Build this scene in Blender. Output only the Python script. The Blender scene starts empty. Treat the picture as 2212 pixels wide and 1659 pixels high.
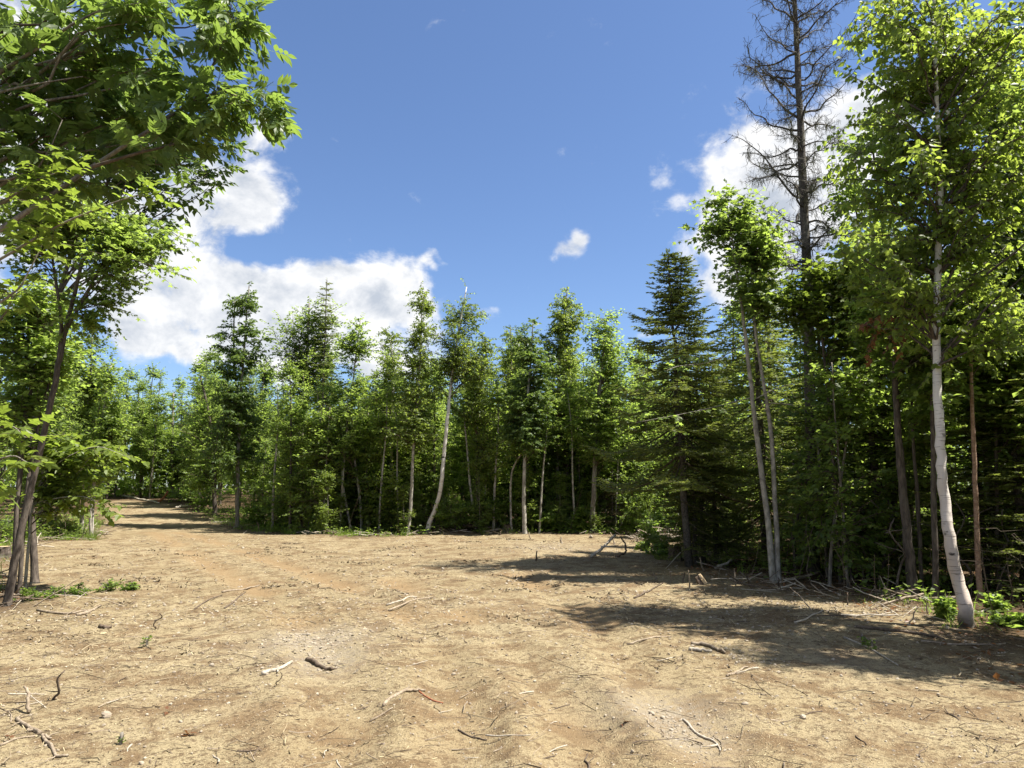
import bpy, math, random
import numpy as np
from mathutils import Vector, Matrix

# ------------------------------------------------------------------ camera, sky, sun, exposure
scene = bpy.context.scene
COL = scene.collection
PITCH = math.radians(8.36)
FPX, PCX, PCY = 1535.0, 1106.0, 829.5          # focal length and centre, in units of a 2212 px wide picture
CAMZ = 1.6
cam_d = bpy.data.cameras.new('camera')
cam_d.sensor_width = 36.0
cam_d.lens = 36.0 * FPX / 2212.0
cam_d.clip_start = 0.05
cam_d.clip_end = 3000.0
cam = bpy.data.objects.new('camera', cam_d)
COL.objects.link(cam)
cam.location = (0, 0, CAMZ)
cam.rotation_euler = (math.radians(90) + PITCH, 0, 0)
scene.camera = cam

SUN_AZ, SUN_EL = math.radians(98.0), math.radians(62.0)      # azimuth from +Y towards +X
SUNV = Vector((math.sin(SUN_AZ) * math.cos(SUN_EL), math.cos(SUN_AZ) * math.cos(SUN_EL), math.sin(SUN_EL)))
sun_d = bpy.data.lights.new('sun', 'SUN')
sun_d.energy = 5.0
sun_d.angle = math.radians(0.53)
sun_d.color = (1.0, 0.95, 0.86)
sun = bpy.data.objects.new('sun', sun_d)
COL.objects.link(sun)
sun.rotation_euler = SUNV.to_track_quat('Z', 'Y').to_euler()

scene.view_settings.view_transform = 'Standard'
scene.view_settings.look = 'None'
scene.view_settings.gamma = 1.0
scene.view_settings.exposure = 1.5
scene.view_settings.use_curve_mapping = False
scene.render.engine = 'CYCLES'
cy = scene.cycles
cy.max_bounces = 10
cy.diffuse_bounces = 6
cy.glossy_bounces = 2
cy.transmission_bounces = 6
cy.transparent_max_bounces = 4
cy.sample_clamp_indirect = 6.0
cy.use_denoising = True
cy.caustics_reflective = False
cy.caustics_refractive = False


def ray(px, py):
    cx, cz = (px - PCX) / FPX, -(py - PCY) / FPX
    s, c = math.sin(PITCH), math.cos(PITCH)
    return np.array([cx, c - cz * s, s + cz * c])


def at(px, py, Y):
    d = ray(px, py)
    return np.array([0, 0, CAMZ]) + d * (Y / d[1])


def project(p):
    """where a point of the place shows in the picture"""
    x, y, z = p[0], p[1], p[2] - CAMZ
    s, c = math.sin(PITCH), math.cos(PITCH)
    d = max(.1, y * c + z * s)
    return PCX + FPX * x / d, PCY - FPX * (-y * s + z * c) / d


class NT:
    """small helper to write node trees"""
    def __init__(self, tree):
        self.t = tree
        self.n, self.l = tree.nodes, tree.links

    def add(self, typ, **kw):
        n = self.n.new(typ)
        for k, v in kw.items():
            setattr(n, k, v)
        return n

    def put(self, sock, v):
        if hasattr(v, 'is_output'):
            self.l.new(v, sock)
        elif isinstance(v, (tuple, list)) and len(v) == 3 and sock.type == 'RGBA':
            sock.default_value = (*v, 1)
        else:
            sock.default_value = v

    def math(self, op, a, b=0.0, c=0.0, clamp=False):
        n = self.add('ShaderNodeMath', operation=op, use_clamp=clamp)
        for i, v in enumerate((a, b, c)):
            self.put(n.inputs[i], v)
        return n.outputs[0]

    def vmath(self, op, a, b=(0, 0, 0)):
        n = self.add('ShaderNodeVectorMath', operation=op)
        self.put(n.inputs[0], a)
        if op == 'SCALE':
            self.put(n.inputs['Scale'], b)
        else:
            self.put(n.inputs[1], b)
        return n.outputs[0]

    def mix(self, f, a, b, blend='MIX'):
        n = self.add('ShaderNodeMix', data_type='RGBA', blend_type=blend)
        self.put(n.inputs[0], f)
        self.put(n.inputs[6], a)
        self.put(n.inputs[7], b)
        return n.outputs[2]

    def smooth(self, v, lo, hi, to0=0.0, to1=1.0):
        n = self.add('ShaderNodeMapRange', interpolation_type='SMOOTHSTEP')
        self.put(n.inputs[0], v)
        for i, x in enumerate((lo, hi, to0, to1)):
            self.put(n.inputs[i + 1], x)
        return n.outputs[0]

    def noise(self, vec, scale, detail=4.0, rough=0.55, dist=0.0, color=False):
        n = self.add('ShaderNodeTexNoise')
        if vec is not None:
            self.put(n.inputs['Vector'], vec)
        n.inputs['Scale'].default_value = scale
        n.inputs['Detail'].default_value = detail
        n.inputs['Roughness'].default_value = rough
        n.inputs['Distortion'].default_value = dist
        return n.outputs[1 if color else 0]


world = bpy.data.worlds.new('World')
scene.world = world
world.use_nodes = True
W = NT(world.node_tree)
W.n.clear()
w_out = W.add('ShaderNodeOutputWorld')
sky_t = W.add('ShaderNodeTexSky', sky_type='NISHITA', sun_disc=False)
sky_t.sun_elevation = SUN_EL
sky_t.sun_rotation = SUN_AZ
sky_t.altitude = 200
sky_t.air_density = 1.0
sky_t.dust_density = 0.6
sky_t.ozone_density = 2.5
sky_bg = W.add('ShaderNodeBackground')
SKY_STRENGTH = 0.15
sky_bg.inputs[1].default_value = SKY_STRENGTH
sky_c = W.mix(1.0, sky_t.outputs[0], (0.335, 0.365, 0.42), 'MULTIPLY')
W.l.new(sky_c, sky_bg.inputs[0])
# fair-weather cumulus, laid out by compass bearing and height above the horizon
geo = W.add('ShaderNodeTexCoord')
sep = W.add('ShaderNodeSeparateXYZ')
W.l.new(geo.outputs['Generated'], sep.inputs[0])
dirv = geo.outputs['Generated']
az0 = W.math('ARCTAN2', sep.outputs[0], sep.outputs[1])
el0 = W.math('ARCSINE', sep.outputs[2])
wv = W.noise(dirv, 7.0, 3.0, 0.55, color=True)
wsep = W.add('ShaderNodeSeparateXYZ')
W.l.new(wv, wsep.inputs[0])
az = W.math('MULTIPLY_ADD', W.math('SUBTRACT', wsep.outputs[0], 0.5), 0.16, az0)
el = W.math('MULTIPLY_ADD', W.math('SUBTRACT', wsep.outputs[1], 0.5), 0.14, el0)


def azel(px, py):
    d = ray(px, py)
    d = d / np.linalg.norm(d)
    return math.atan2(d[0], d[1]), math.asin(d[2])


# (px, py, half width, half height, weight): where the clouds stood that day
CLOUDS = [(555, 445, 85, 75, 1.0), (465, 430, 75, 100, 1.0), (400, 610, 130, 95, 1.1), (560, 540, 55, 42, -1.1), (330, 690, 85, 65, 1.0),
          (520, 655, 170, 90, 1.1), (710, 640, 190, 95, 1.15), (835, 650, 105, 66, 1.0), (570, 735, 260, 50, 1.0),
          (935, 700, 80, 50, .7), (1065, 705, 40, 30, .5), (600, 300, 62, 38, .62), (545, 320, 45, 40, .6),
          (150, 170, 190, 190, 1.0), (230, 390, 220, 150, 1.0), (60, 480, 200, 200, .9),
          (945, 572, 40, 17, .55), (905, 590, 30, 14, .5), (1214, 554, 68, 36, .85), (1252, 518, 36, 26, .7),
          (1560, 380, 85, 80, .95), (1660, 350, 120, 95, 1.05), (1790, 330, 130, 110, 1.0), (1540, 480, 80, 70, .75),
          (1640, 480, 130, 110, 1.0), (1760, 520, 160, 130, 1.0), (1600, 640, 120, 70, .8), (1480, 700, 70, 40, .5), (1435, 385, 30, 22, .5),
          (1470, 440, 40, 30, .5), (1980, 230, 120, 90, .9), (2080, 620, 220, 130, .9), (800, 780, 260, 40, .8), (1420, 735, 40, 24, .7)]
m = None
for (px, py, rx, ry, wgt) in CLOUDS:
    a, e = azel(px, py)
    k = math.cos(e)
    dx = W.math('MULTIPLY', W.math('SUBTRACT', az, a), FPX * k / rx * 1.22)
    dy = W.math('MULTIPLY', W.math('SUBTRACT', el, e), FPX / ry * 1.22)
    r2 = W.math('ADD', W.math('MULTIPLY', dx, dx), W.math('MULTIPLY', dy, dy))
    b = W.math('MULTIPLY', W.math('EXPONENT', W.math('MULTIPLY', r2, -1.0)), wgt)
    m = b if m is None else W.math('ADD', m, b)
rs = random.Random(5)
for i in range(46):                                   # unseen cumulus round the rest of the sky, multiplied to add fill light
    a = rs.uniform(1.1, 5.1)
    e = rs.uniform(0.1, 1.0)
    dx = W.math('MULTIPLY', W.math('SUBTRACT', W.math('WRAP', az, 6.28318, 0.0), a), 1 / rs.uniform(.15, .4))
    dy = W.math('MULTIPLY', W.math('SUBTRACT', el, e), 1 / rs.uniform(.07, .14))
    r2 = W.math('ADD', W.math('MULTIPLY', dx, dx), W.math('MULTIPLY', dy, dy))
    m = W.math('ADD', m, W.math('EXPONENT', W.math('MULTIPLY', r2, -1.0)))
m = W.math('MINIMUM', m, 1.25)
stretch = W.vmath('MULTIPLY', dirv, (1, 1, 1.25))
n1 = W.noise(stretch, 12.0, 12.0, 0.62, 0.2)
offd = W.vmath('ADD', stretch, (0.022, 0.01, 0.03))
n2 = W.noise(offd, 12.0, 6.0, 0.6, 0.2)
n1b = W.noise(stretch, 12.0, 6.0, 0.6, 0.2)
ero = W.smooth(W.noise(stretch, 5.5, 4.0, 0.55, 0.3), 0.30, 0.62, 0.62, 1.12)
dens = W.math('MULTIPLY_ADD', W.math('SUBTRACT', n1, 0.5), 2.3, W.math('MULTIPLY', m, ero))
alpha = W.smooth(dens, 0.32, 0.94)
lit = W.math('MULTIPLY_ADD', W.math('SUBTRACT', n1b, n2), 3.6, 0.78)
low = W.noise(stretch, 4.0, 3.0, 0.5)
lit = W.math('ADD', lit, W.math('MULTIPLY', W.math('SUBTRACT', low, 0.5), 0.9))
thick = W.smooth(dens, 0.5, 1.7)
lit = W.math('SUBTRACT', lit, W.math('MULTIPLY', thick, 0.28), 0, True)
ccol = W.mix(lit, (0.54, 0.59, 0.67), (1.0, 1.0, 1.0))
cl_bg = W.add('ShaderNodeBackground')
W.l.new(ccol, cl_bg.inputs[0])
cl_bg.inputs[1].default_value = 0.385
mixs = W.add('ShaderNodeMixShader')
W.l.new(W.math('MULTIPLY', alpha, 0.97), mixs.inputs[0])
W.l.new(sky_bg.outputs[0], mixs.inputs[1])
W.l.new(cl_bg.outputs[0], mixs.inputs[2])
W.l.new(mixs.outputs[0], w_out.inputs[0])

# ------------------------------------------------------------------ helpers: noise, ground height, meshes
RNG = np.random.default_rng(11)
random.seed(11)


def vnoise(x, y, seed=0):
    x = np.asarray(x, float)
    y = np.asarray(y, float)
    xi, yi = np.floor(x).astype(np.int64), np.floor(y).astype(np.int64)
    xf, yf = x - xi, y - yi
    u, v = xf * xf * (3 - 2 * xf), yf * yf * (3 - 2 * yf)

    def h(a, b):
        k = (a * 374761393 + b * 668265263 + seed * 974711) & 0xffffffff
        k = ((k ^ (k >> 13)) * 1274126177) & 0xffffffff
        k = k ^ (k >> 16)
        return (k & 0xffffff) / float(0x1000000)
    return (h(xi, yi) * (1 - u) + h(xi + 1, yi) * u) * (1 - v) + (h(xi, yi + 1) * (1 - u) + h(xi + 1, yi + 1) * u) * v


def fbm(x, y, octs=4, seed=0, gain=.5):
    s, a, t = 0, 1.0, 0
    for i in range(octs):
        s = s + a * (vnoise(x * 2 ** i + 17.3 * i, y * 2 ** i - 9.1 * i, seed + i) - .5)
        t += a
        a *= gain
    return s / t * 2


def sst(a, b, x):
    t = np.clip((np.asarray(x, float) - a) / (b - a), 0, 1)
    return t * t * (3 - 2 * t)


def flat_xy(px, py):
    d = ray(px, py)
    t = -CAMZ / d[2]
    return d[0] * t, d[1] * t


MOUNDS = [(*flat_xy(944, 1153), .45, .16), (*flat_xy(992, 1153), .8, .16), (*flat_xy(1099, 1152), .95, .24), (*flat_xy(700, 1160), 1.3, .10),
          (*flat_xy(1180, 1205), 1.6, .08), (*flat_xy(1720, 1330), .8, .07), (*flat_xy(1590, 1275), 1.0, .06)]
RUTS = []                                         # tyre ruts: polylines on the ground
for pl in ([(960, 1700), (1000, 1560), (985, 1450), (930, 1360), (800, 1280), (560, 1200), (380, 1150)],
           [(720, 1750), (745, 1600), (725, 1480), (690, 1390), (620, 1300), (450, 1215), (330, 1150)],
           [(1640, 1720), (1480, 1560), (1370, 1440), (1270, 1330), (1120, 1240)],
           [(1330, 1720), (1230, 1560), (1110, 1420), (980, 1320), (850, 1250)]):
    RUTS.append(np.array([flat_xy(*p) for p in pl]))


def seg_dist(x, y, P):
    best = np.full(np.shape(x), 1e9)
    run = np.zeros(np.shape(x))
    acc = 0.0
    for a, b in zip(P[:-1], P[1:]):
        d = b - a
        L = math.hypot(*d)
        t = np.clip(((x - a[0]) * d[0] + (y - a[1]) * d[1]) / (L * L), 0, 1)
        q = np.hypot(x - a[0] - t * d[0], y - a[1] - t * d[1])
        run = np.where(q < best, acc + t * L, run)
        best = np.minimum(best, q)
        acc += L
    return best, run


CLEAR_PX = [(0, 1322), (-30, 1240), (10, 1195), (60, 1168), (190, 1168), (215, 1110), (228, 1084), (300, 1082), (420, 1104), (470, 1128), (560, 1150), (750, 1161),
            (930, 1157), (1100, 1152), (1370, 1156), (1500, 1168), (1500, 1222), (1600, 1250), (1680, 1276), (1800, 1295), (1930, 1322), (2060, 1392), (2200, 1440), (2400, 1560)]


def ground_z_base(x, y):
    x = np.asarray(x, float)
    y = np.asarray(y, float)
    h = 1.15 * sst(25, 52, y) + 0.10 * fbm(x / 7, y / 7, 3, 3) * sst(1.5, 7, np.hypot(x, y))
    for (mx, my, r, hh) in MOUNDS:
        h = h + hh * np.exp(-((x - mx) ** 2 + ((y - my) * 1.2) ** 2) / (r * r))
    return h


def ground_z(x, y):
    x = np.asarray(x, float)
    y = np.asarray(y, float)
    h = ground_z_base(x, y)
    rr = np.hypot(x, y)
    h = h + 0.014 * fbm(x / 1.4, y / 1.4, 2, 8) + 0.010 * fbm(x / .16, y / .16, 3, 21)
    lumps = fbm(x / 1.6, y / 1.6, 3, 77)
    h = h + 0.045 * sst(.2, .6, lumps) * (vnoise(x / .11, y / .11, 31) - .3)
    for P in RUTS:
        d, s = seg_dist(x, y, P)
        w = .24
        depth = 0.030 * np.exp(-(d / w) ** 2) - 0.026 * np.exp(-((d - .42) / .16) ** 2) * (.5 + vnoise(s * 2, d * 3, 5))
        tread = .012 * np.sin(s * 2 * math.pi / .16) * np.exp(-(d / .17) ** 2) * sst(.35, .65, vnoise(s / 1.3, 0 * s, 9))
        h = h - (depth + tread) * sst(30, 15, rr)
    return h


def gz(x, y):
    return float(ground_z(np.array([x]), np.array([y]))[0])


def ground(px, py):
    d = ray(px, py)
    lo = None
    t = 2.0
    while t < 200:
        p = np.array([0, 0, CAMZ]) + d * t
        if p[2] < float(ground_z_base(p[0], p[1])):
            break
        t *= 1.01
    p = np.array([0, 0, CAMZ]) + d * t
    p[2] = gz(p[0], p[1])
    return p


CLEAR = [tuple(ground(*p)[:2]) for p in CLEAR_PX] + [(9, 4.5), (9.5, -12), (-9.5, -12), (-9, 4), (-7.6, 8.0)]


def clear_sd(x, y):
    """signed distance to the edge of the clearing, positive inside the wood"""
    x = np.asarray(x, float)
    y = np.asarray(y, float)
    best = np.full(x.shape, 1e9)
    inside = np.zeros(x.shape, bool)
    n = len(CLEAR)
    for i in range(n):
        (ax, ay), (bx, by) = CLEAR[i], CLEAR[(i + 1) % n]
        dx, dy = bx - ax, by - ay
        t = np.clip(((x - ax) * dx + (y - ay) * dy) / (dx * dx + dy * dy + 1e-9), 0, 1)
        best = np.minimum(best, np.hypot(x - ax - t * dx, y - ay - t * dy))
        c = ((ay > y) != (by > y)) & (x < (bx - ax) * (y - ay) / (by - ay + 1e-12) + ax)
        inside ^= c
    return np.where(inside, -best, best)


class MB:
    """collects triangles, quads ... and links them as one mesh object"""
    def __init__(self):
        self.v, self.t, self.f, self.nv = [], [], [], 0

    def add(self, V, F, mat=0, tint=0.5):
        V = np.asarray(V, float).reshape(-1, 3)
        F = np.asarray(F, np.int64)
        self.f.append((F + self.nv, mat))
        self.v.append(V)
        self.t.append(np.broadcast_to(np.asarray(tint, float), (len(V),)))
        self.nv += len(V)

    def mesh(self, name, mats, origin=(0, 0, 0), smooth=False):
        me = bpy.data.meshes.new(name)
        V = np.concatenate(self.v) - np.asarray(origin, float)
        lv = np.concatenate([F.ravel() for F, _ in self.f])
        sizes = np.concatenate([np.full(len(F), F.shape[1]) for F, _ in self.f])
        mi = np.concatenate([np.full(len(F), m) for F, m in self.f]).astype(np.int32)
        starts = np.concatenate([[0], np.cumsum(sizes)[:-1]]).astype(np.int32)
        me.vertices.add(len(V))
        me.vertices.foreach_set('co', V.astype(np.float32).ravel())
        me.loops.add(len(lv))
        me.loops.foreach_set('vertex_index', lv.astype(np.int32))
        me.polygons.add(len(sizes))
        me.polygons.foreach_set('loop_start', starts)
        me.polygons.foreach_set('material_index', mi)
        if smooth is not False:
            sm = np.isin(mi, smooth) if isinstance(smooth, (list, tuple)) else np.ones(len(mi), bool)
            me.polygons.foreach_set('use_smooth', sm)
        else:
            me.polygons.foreach_set('use_smooth', np.zeros(len(mi), bool))
        at_ = me.attributes.new('tint', 'FLOAT', 'POINT')
        at_.data.foreach_set('value', np.concatenate(self.t).astype(np.float32))
        for m_ in mats:
            me.materials.append(m_)
        me.update(calc_edges=True)
        return me

    def build(self, name, mats, parent=None, origin=(0, 0, 0), smooth=False, loc=None):
        if not isinstance(mats, (list, tuple)):
            mats = [mats]
        o = bpy.data.objects.new(name, self.mesh(name, mats, origin, smooth))
        COL.objects.link(o)
        if parent is not None:
            o.parent = parent
        elif loc is not None:
            o.location = loc
        return o


def tag(o, label=None, cat=None, group=None, kind=None):
    for k, v in (('label', label), ('category', cat), ('group', group), ('kind', kind)):
        if v:
            o[k] = v
    return o


def empty(name, loc):
    o = bpy.data.objects.new(name, None)
    o.empty_display_size = .3
    COL.objects.link(o)
    o.location = tuple(loc)
    return o


def copy_tree(root, loc, rz, s, label=None, group=None):
    r = root.copy()
    COL.objects.link(r)
    r.location = tuple(loc)
    r.rotation_euler = (0, 0, rz)
    r.scale = (s, s, s)
    if label:
        r['label'] = label
    if group:
        r['group'] = group
    for ch in list(root.children):
        c = ch.copy()
        COL.objects.link(c)
        c.parent = r
    return r


def unit(a):
    a = np.asarray(a, float)
    return a / (np.linalg.norm(a, axis=-1, keepdims=True) + 1e-9)


def crom(P, n):
    P = np.asarray(P, float)
    if len(P) < 3:
        u = np.linspace(0, 1, n)[:, None]
        return P[0] * (1 - u) + P[-1] * u
    Q = np.vstack([2 * P[0] - P[1], P, 2 * P[-1] - P[-2]])
    u = np.linspace(0, len(P) - 1 - 1e-6, n)
    i = u.astype(int)
    t = (u - i)[:, None]
    a, b, c, d = Q[i], Q[i + 1], Q[i + 2], Q[i + 3]
    return .5 * ((2 * b) + (-a + c) * t + (2 * a - 5 * b + 4 * c - d) * t * t + (-a + 3 * b - 3 * c + d) * t ** 3)


def tube(mb, P, R, sides=6, mat=0, tint=.5, rough=0.0, cap=True):
    P = np.asarray(P, float)
    n = len(P)
    R = np.broadcast_to(np.asarray(R, float), (n,))
    T = unit(np.gradient(P, axis=0))
    ref = np.array([0.31, .95, 0.05]) if abs(T[0][2]) > .7 else np.array([0., 0, 1])
    A = unit(np.cross(T, ref))
    B = np.cross(T, A)
    th = np.linspace(0, 2 * np.pi, sides, endpoint=False)
    rr = R[:, None] * (1 + rough * (RNG.random((n, sides)) - .5))
    V = P[:, None] + rr[..., None] * (np.cos(th)[None, :, None] * A[:, None] + np.sin(th)[None, :, None] * B[:, None])
    i = np.arange(n - 1)[:, None] * sides
    j = np.arange(sides)[None]
    k = (j + 1) % sides
    F = np.stack([i + j, i + k, i + sides + k, i + sides + j], -1).reshape(-1, 4)
    mb.add(V.reshape(-1, 3), F, mat, tint)
    if cap:
        mb.f.append((np.array([np.arange(sides)[::-1], np.arange(sides) + (n - 1) * sides]) + mb.nv - n * sides, mat))


# leaf outlines: x along the leaf, y across, z off the leaf plane
def lt(V, F):
    return np.array(V, float), [np.array(f) for f in F]


LEAF_FAR = lt([(0, 0, 0), (.5, .34, .07), (1, 0, -.05), (.5, -.34, .07)], [[(0, 2, 1), (0, 3, 2)]])
LEAF_NARROW = lt([(0, 0, 0), (.45, .25, .05), (1, 0, -.10), (.45, -.25, .05)], [[(0, 2, 1), (0, 3, 2)]])
NEEDLE = lt([(0, 0, 0), (.4, .17, .0), (1, 0, .05), (.4, -.17, .0)], [[(0, 3, 2, 1)]])
BLADE = lt([(0, .022, 0), (0, -.022, 0), (.55, -.018, .05), (.55, .018, .05), (1, 0, .2)], [[(0, 1, 2, 3)], [(3, 2, 4)]])
LEAF_BIRCH = lt([(0, 0, 0), (.13, .27, .07), (.40, .35, .08), (.74, .17, .02), (1, 0, -.10), (.74, -.17, .02), (.40, -.35, .08), (.13, -.27, .07), (.5, 0, 0)],
                [[(0, 8, 2, 1), (8, 4, 3, 2), (0, 7, 6, 8), (8, 6, 5, 4)]])
LEAF_MAPLE = lt([(0.28, 0, 0), (0, 0, 0), (.02, .30, -.02), (.22, .24, .02), (.52, .50, -.05), (.55, .20, .02), (1, 0, -.10), (.55, -.20, .02), (.52, -.50, -.05), (.22, -.24, .02), (.02, -.30, -.02)],
                [[(0, 1 + (k + 1) % 10, 1 + k) for k in range(10)]])
LEAFLET = lt([(0, 0, 0), (.2, .16, .03), (.45, .23, .04), (.76, .13, .0), (1, 0, -.10), (.76, -.13, .0), (.45, -.23, .04), (.2, -.16, .03), (.5, 0, 0)],
             [[(0, 8, 2, 1), (8, 4, 3, 2), (0, 7, 6, 8), (8, 6, 5, 4)]])


def compound(n_pairs=3, seed=0, base=LEAFLET):
    """an ash leaf: leaflets in pairs on a midrib, one at the tip"""
    r = random.Random(seed)
    V, F = [], []
    rib = np.array([(0, .008, 0), (0, -.008, 0), (1.0, 0, -.16)])
    V.append(rib)
    tri = [(0, 1, 2)]
    off = 3
    for k in range(n_pairs * 2 + 1):
        u = 1.0 if k == n_pairs * 2 else .38 + .5 * (k // 2) / max(1, n_pairs - 1)
        side = 0 if k == n_pairs * 2 else (1 if k % 2 else -1)
        ang = side * r.uniform(.75, 1.05)
        L = r.uniform(.46, .58) * (1.1 if side == 0 else 1)
        v = base[0] * L
        c, s = math.cos(ang), math.sin(ang)
        dr = r.uniform(.15, .5)
        v = np.stack([v[:, 0] * c - v[:, 1] * s + u, v[:, 0] * s + v[:, 1] * c, v[:, 2] - .16 * u * u - dr * np.hypot(v[:, 0], v[:, 1]) * .8], -1)
        V.append(v)
        F += [tuple(int(i) + off for i in f) for f in base[1][0]]
        off += len(v)
    return np.vstack(V), [np.array(F), np.array(tri)]


ASH_LEAVES = [compound(3, 1), compound(3, 2), compound(4, 3)]
ASH_FAR = compound(2, 5, LEAF_NARROW)


def frames(A, N):
    A = unit(A)
    N = N - np.sum(N * A, -1, keepdims=True) * A
    N = unit(N)
    return A, np.cross(N, A), N


def place(mb, P, A, N, S, tmpl, mat=0, tint=.5):
    P = np.asarray(P, float)
    A, B, N = frames(np.asarray(A, float), np.asarray(N, float))
    V0, Fs = tmpl
    S = np.broadcast_to(np.asarray(S, float), (len(P),))
    V = P[:, None] + S[:, None, None] * (V0[None, :, 0:1] * A[:, None] + V0[None, :, 1:2] * B[:, None] + V0[None, :, 2:3] * N[:, None])
    n, k = len(P), len(V0)
    tint = np.repeat(np.broadcast_to(np.asarray(tint, float), (n,)), k)
    off = (np.arange(n) * k)[:, None, None]
    first = True
    for F in Fs:
        FF = (F[None] + off).reshape(-1, F.shape[1])
        if first:
            mb.add(V.reshape(-1, 3), FF, mat, tint)
            first = False
        else:
            mb.f.append((FF + mb.nv - n * k, mat))


def leaf_frames(P0, T, L, k, fwd, droop, flat, size, jit=.25, u0=.15):
    """k leaves along every twig, left and right in turn"""
    M = len(P0)
    T = unit(T)
    u = np.linspace(u0, 1, k)[None] + (RNG.random((M, k)) - .5) * .12
    P = P0[:, None] + T[:, None] * (L[:, None] * u)[..., None]
    P[..., 2] -= (u ** 2) * L[:, None] * droop * .25
    up = np.array([0, 0, 1.0])
    side = unit(np.cross(T, up) + 1e-4)
    sgn = np.where(np.arange(k) % 2 == 0, 1.0, -1.0)[None, :, None]
    A = T[:, None] * fwd + side[:, None] * sgn * (1 - .4 * fwd) + RNG.normal(0, jit, (M, k, 3))
    A[..., 2] -= droop
    N = up * flat + RNG.normal(0, 1, (M, k, 3)) * (1 - flat) * .9
    S = size * (0.7 + .5 * RNG.random((M, k)))
    return P.reshape(-1, 3), A.reshape(-1, 3), N.reshape(-1, 3), S.ravel()


def twig_sticks(mb, P0, T, L, r, mat, droop=0.2):
    """thin three-sided twigs"""
    T = unit(T)
    A = unit(np.cross(T, np.array([.3, .2, 1.0])))
    B = np.cross(T, A)
    M = len(P0)
    E = P0 + T * L[:, None]
    E[:, 2] -= L * droop * .25
    ring = []
    for c, rr in ((P0, r), (E, r * .4)):
        for q in range(3):
            a = q * 2.094
            ring.append(c + (A * math.cos(a) + B * math.sin(a)) * np.broadcast_to(rr, (M,))[:, None])
    V = np.stack(ring, 1).reshape(-1, 3)
    F = np.array([(0, 1, 4, 3), (1, 2, 5, 4), (2, 0, 3, 5)])
    mb.add(V, (F[None] + (np.arange(M) * 6)[:, None, None]).reshape(-1, 4), mat, .4)


# ------------------------------------------------------------------ materials
def new_mat(name):
    m_ = bpy.data.materials.new(name)
    m_.use_nodes = True
    t = NT(m_.node_tree)
    t.n.clear()
    out = t.add('ShaderNodeOutputMaterial')
    return m_, t, out


def leaf_mat(name, dark, light, trans, f_trans=.45, rough=.45, spec=.35):
    m_, t, out = new_mat(name)
    a = t.add('ShaderNodeAttribute', attribute_name='tint')
    oi = t.add('ShaderNodeObjectInfo')
    tc = t.add('ShaderNodeTexCoord')
    n = t.noise(tc.outputs['Object'], 1.1, 3)
    v = t.math('ADD', t.math('MULTIPLY_ADD', oi.outputs['Random'], .3, -.15), a.outputs['Fac'])
    v = t.math('ADD', v, t.math('MULTIPLY_ADD', n, .7, -.35), 0, True)
    c = t.mix(v, dark, light)
    tr = t.mix(v, tuple(x * .62 for x in trans), trans)
    p = t.add('ShaderNodeBsdfPrincipled')
    t.put(p.inputs['Base Color'], c)
    p.inputs['Roughness'].default_value = rough
    p.inputs['Specular IOR Level'].default_value = spec
    q = t.add('ShaderNodeBsdfTranslucent')
    t.put(q.inputs[0], tr)
    mx = t.add('ShaderNodeMixShader')
    mx.inputs[0].default_value = f_trans
    t.l.new(p.outputs[0], mx.inputs[1])
    t.l.new(q.outputs[0], mx.inputs[2])
    t.l.new(mx.outputs[0], out.inputs[0])
    return m_


M_MAPLE = leaf_mat('maple_leaf', (.060, .105, .024), (.115, .160, .042), (.42, .57, .095), .57)
M_MAPLE_YOUNG = leaf_mat('young_maple_leaf', (.085, .130, .022), (.135, .175, .036), (.31, .42, .05), .52)
M_ASH = leaf_mat('ash_leaf', (.055, .098, .026), (.105, .150, .042), (.27, .39, .065), .5)
M_BIRCH = leaf_mat('birch_leaf', (.058, .094, .020), (.112, .148, .036), (.42, .54, .075), .57)
M_SHRUB = leaf_mat('shrub_leaf', (.06, .105, .022), (.115, .16, .036), (.38, .54, .08), .55)
M_NEEDLE = leaf_mat('spruce_needles', (.066, .088, .022), (.14, .158, .042), (.32, .39, .065), .42, .5)
M_NEEDLE_OLD = leaf_mat('faded_needles', (.06, .06, .02), (.12, .08, .035), (.12, .09, .03), .2, .6)
M_DEADLEAF = leaf_mat('dead_orange_leaf', (.12, .055, .025), (.24, .11, .045), (.30, .13, .04), .4)
M_LICHEN = leaf_mat('beard_lichen', (.10, .105, .065), (.20, .20, .12), (.14, .14, .08), .3, .9, .1)


def bark_mat(name, c1, c2, c3, zs=.25, scale=30, bump=.5):
    m_, t, out = new_mat(name)
    tc = t.add('ShaderNodeTexCoord')
    v = t.vmath('MULTIPLY', tc.outputs['Object'], (1, 1, zs))
    n = t.noise(v, scale, 6, .65)
    n2 = t.noise(tc.outputs['Object'], 2.5, 4)
    c = t.mix(t.smooth(n, .35, .68), c1, c2)
    c = t.mix(t.smooth(n2, .5, .75), c, c3)
    p = t.add('ShaderNodeBsdfPrincipled')
    t.put(p.inputs['Base Color'], c)
    p.inputs['Roughness'].default_value = .85
    p.inputs['Specular IOR Level'].default_value = .2
    b = t.add('ShaderNodeBump')
    b.inputs['Strength'].default_value = bump
    b.inputs['Distance'].default_value = .02
    t.put(b.inputs['Height'], n)
    t.l.new(b.outputs[0], p.inputs['Normal'])
    t.l.new(p.outputs[0], out.inputs[0])
    return m_


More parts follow.
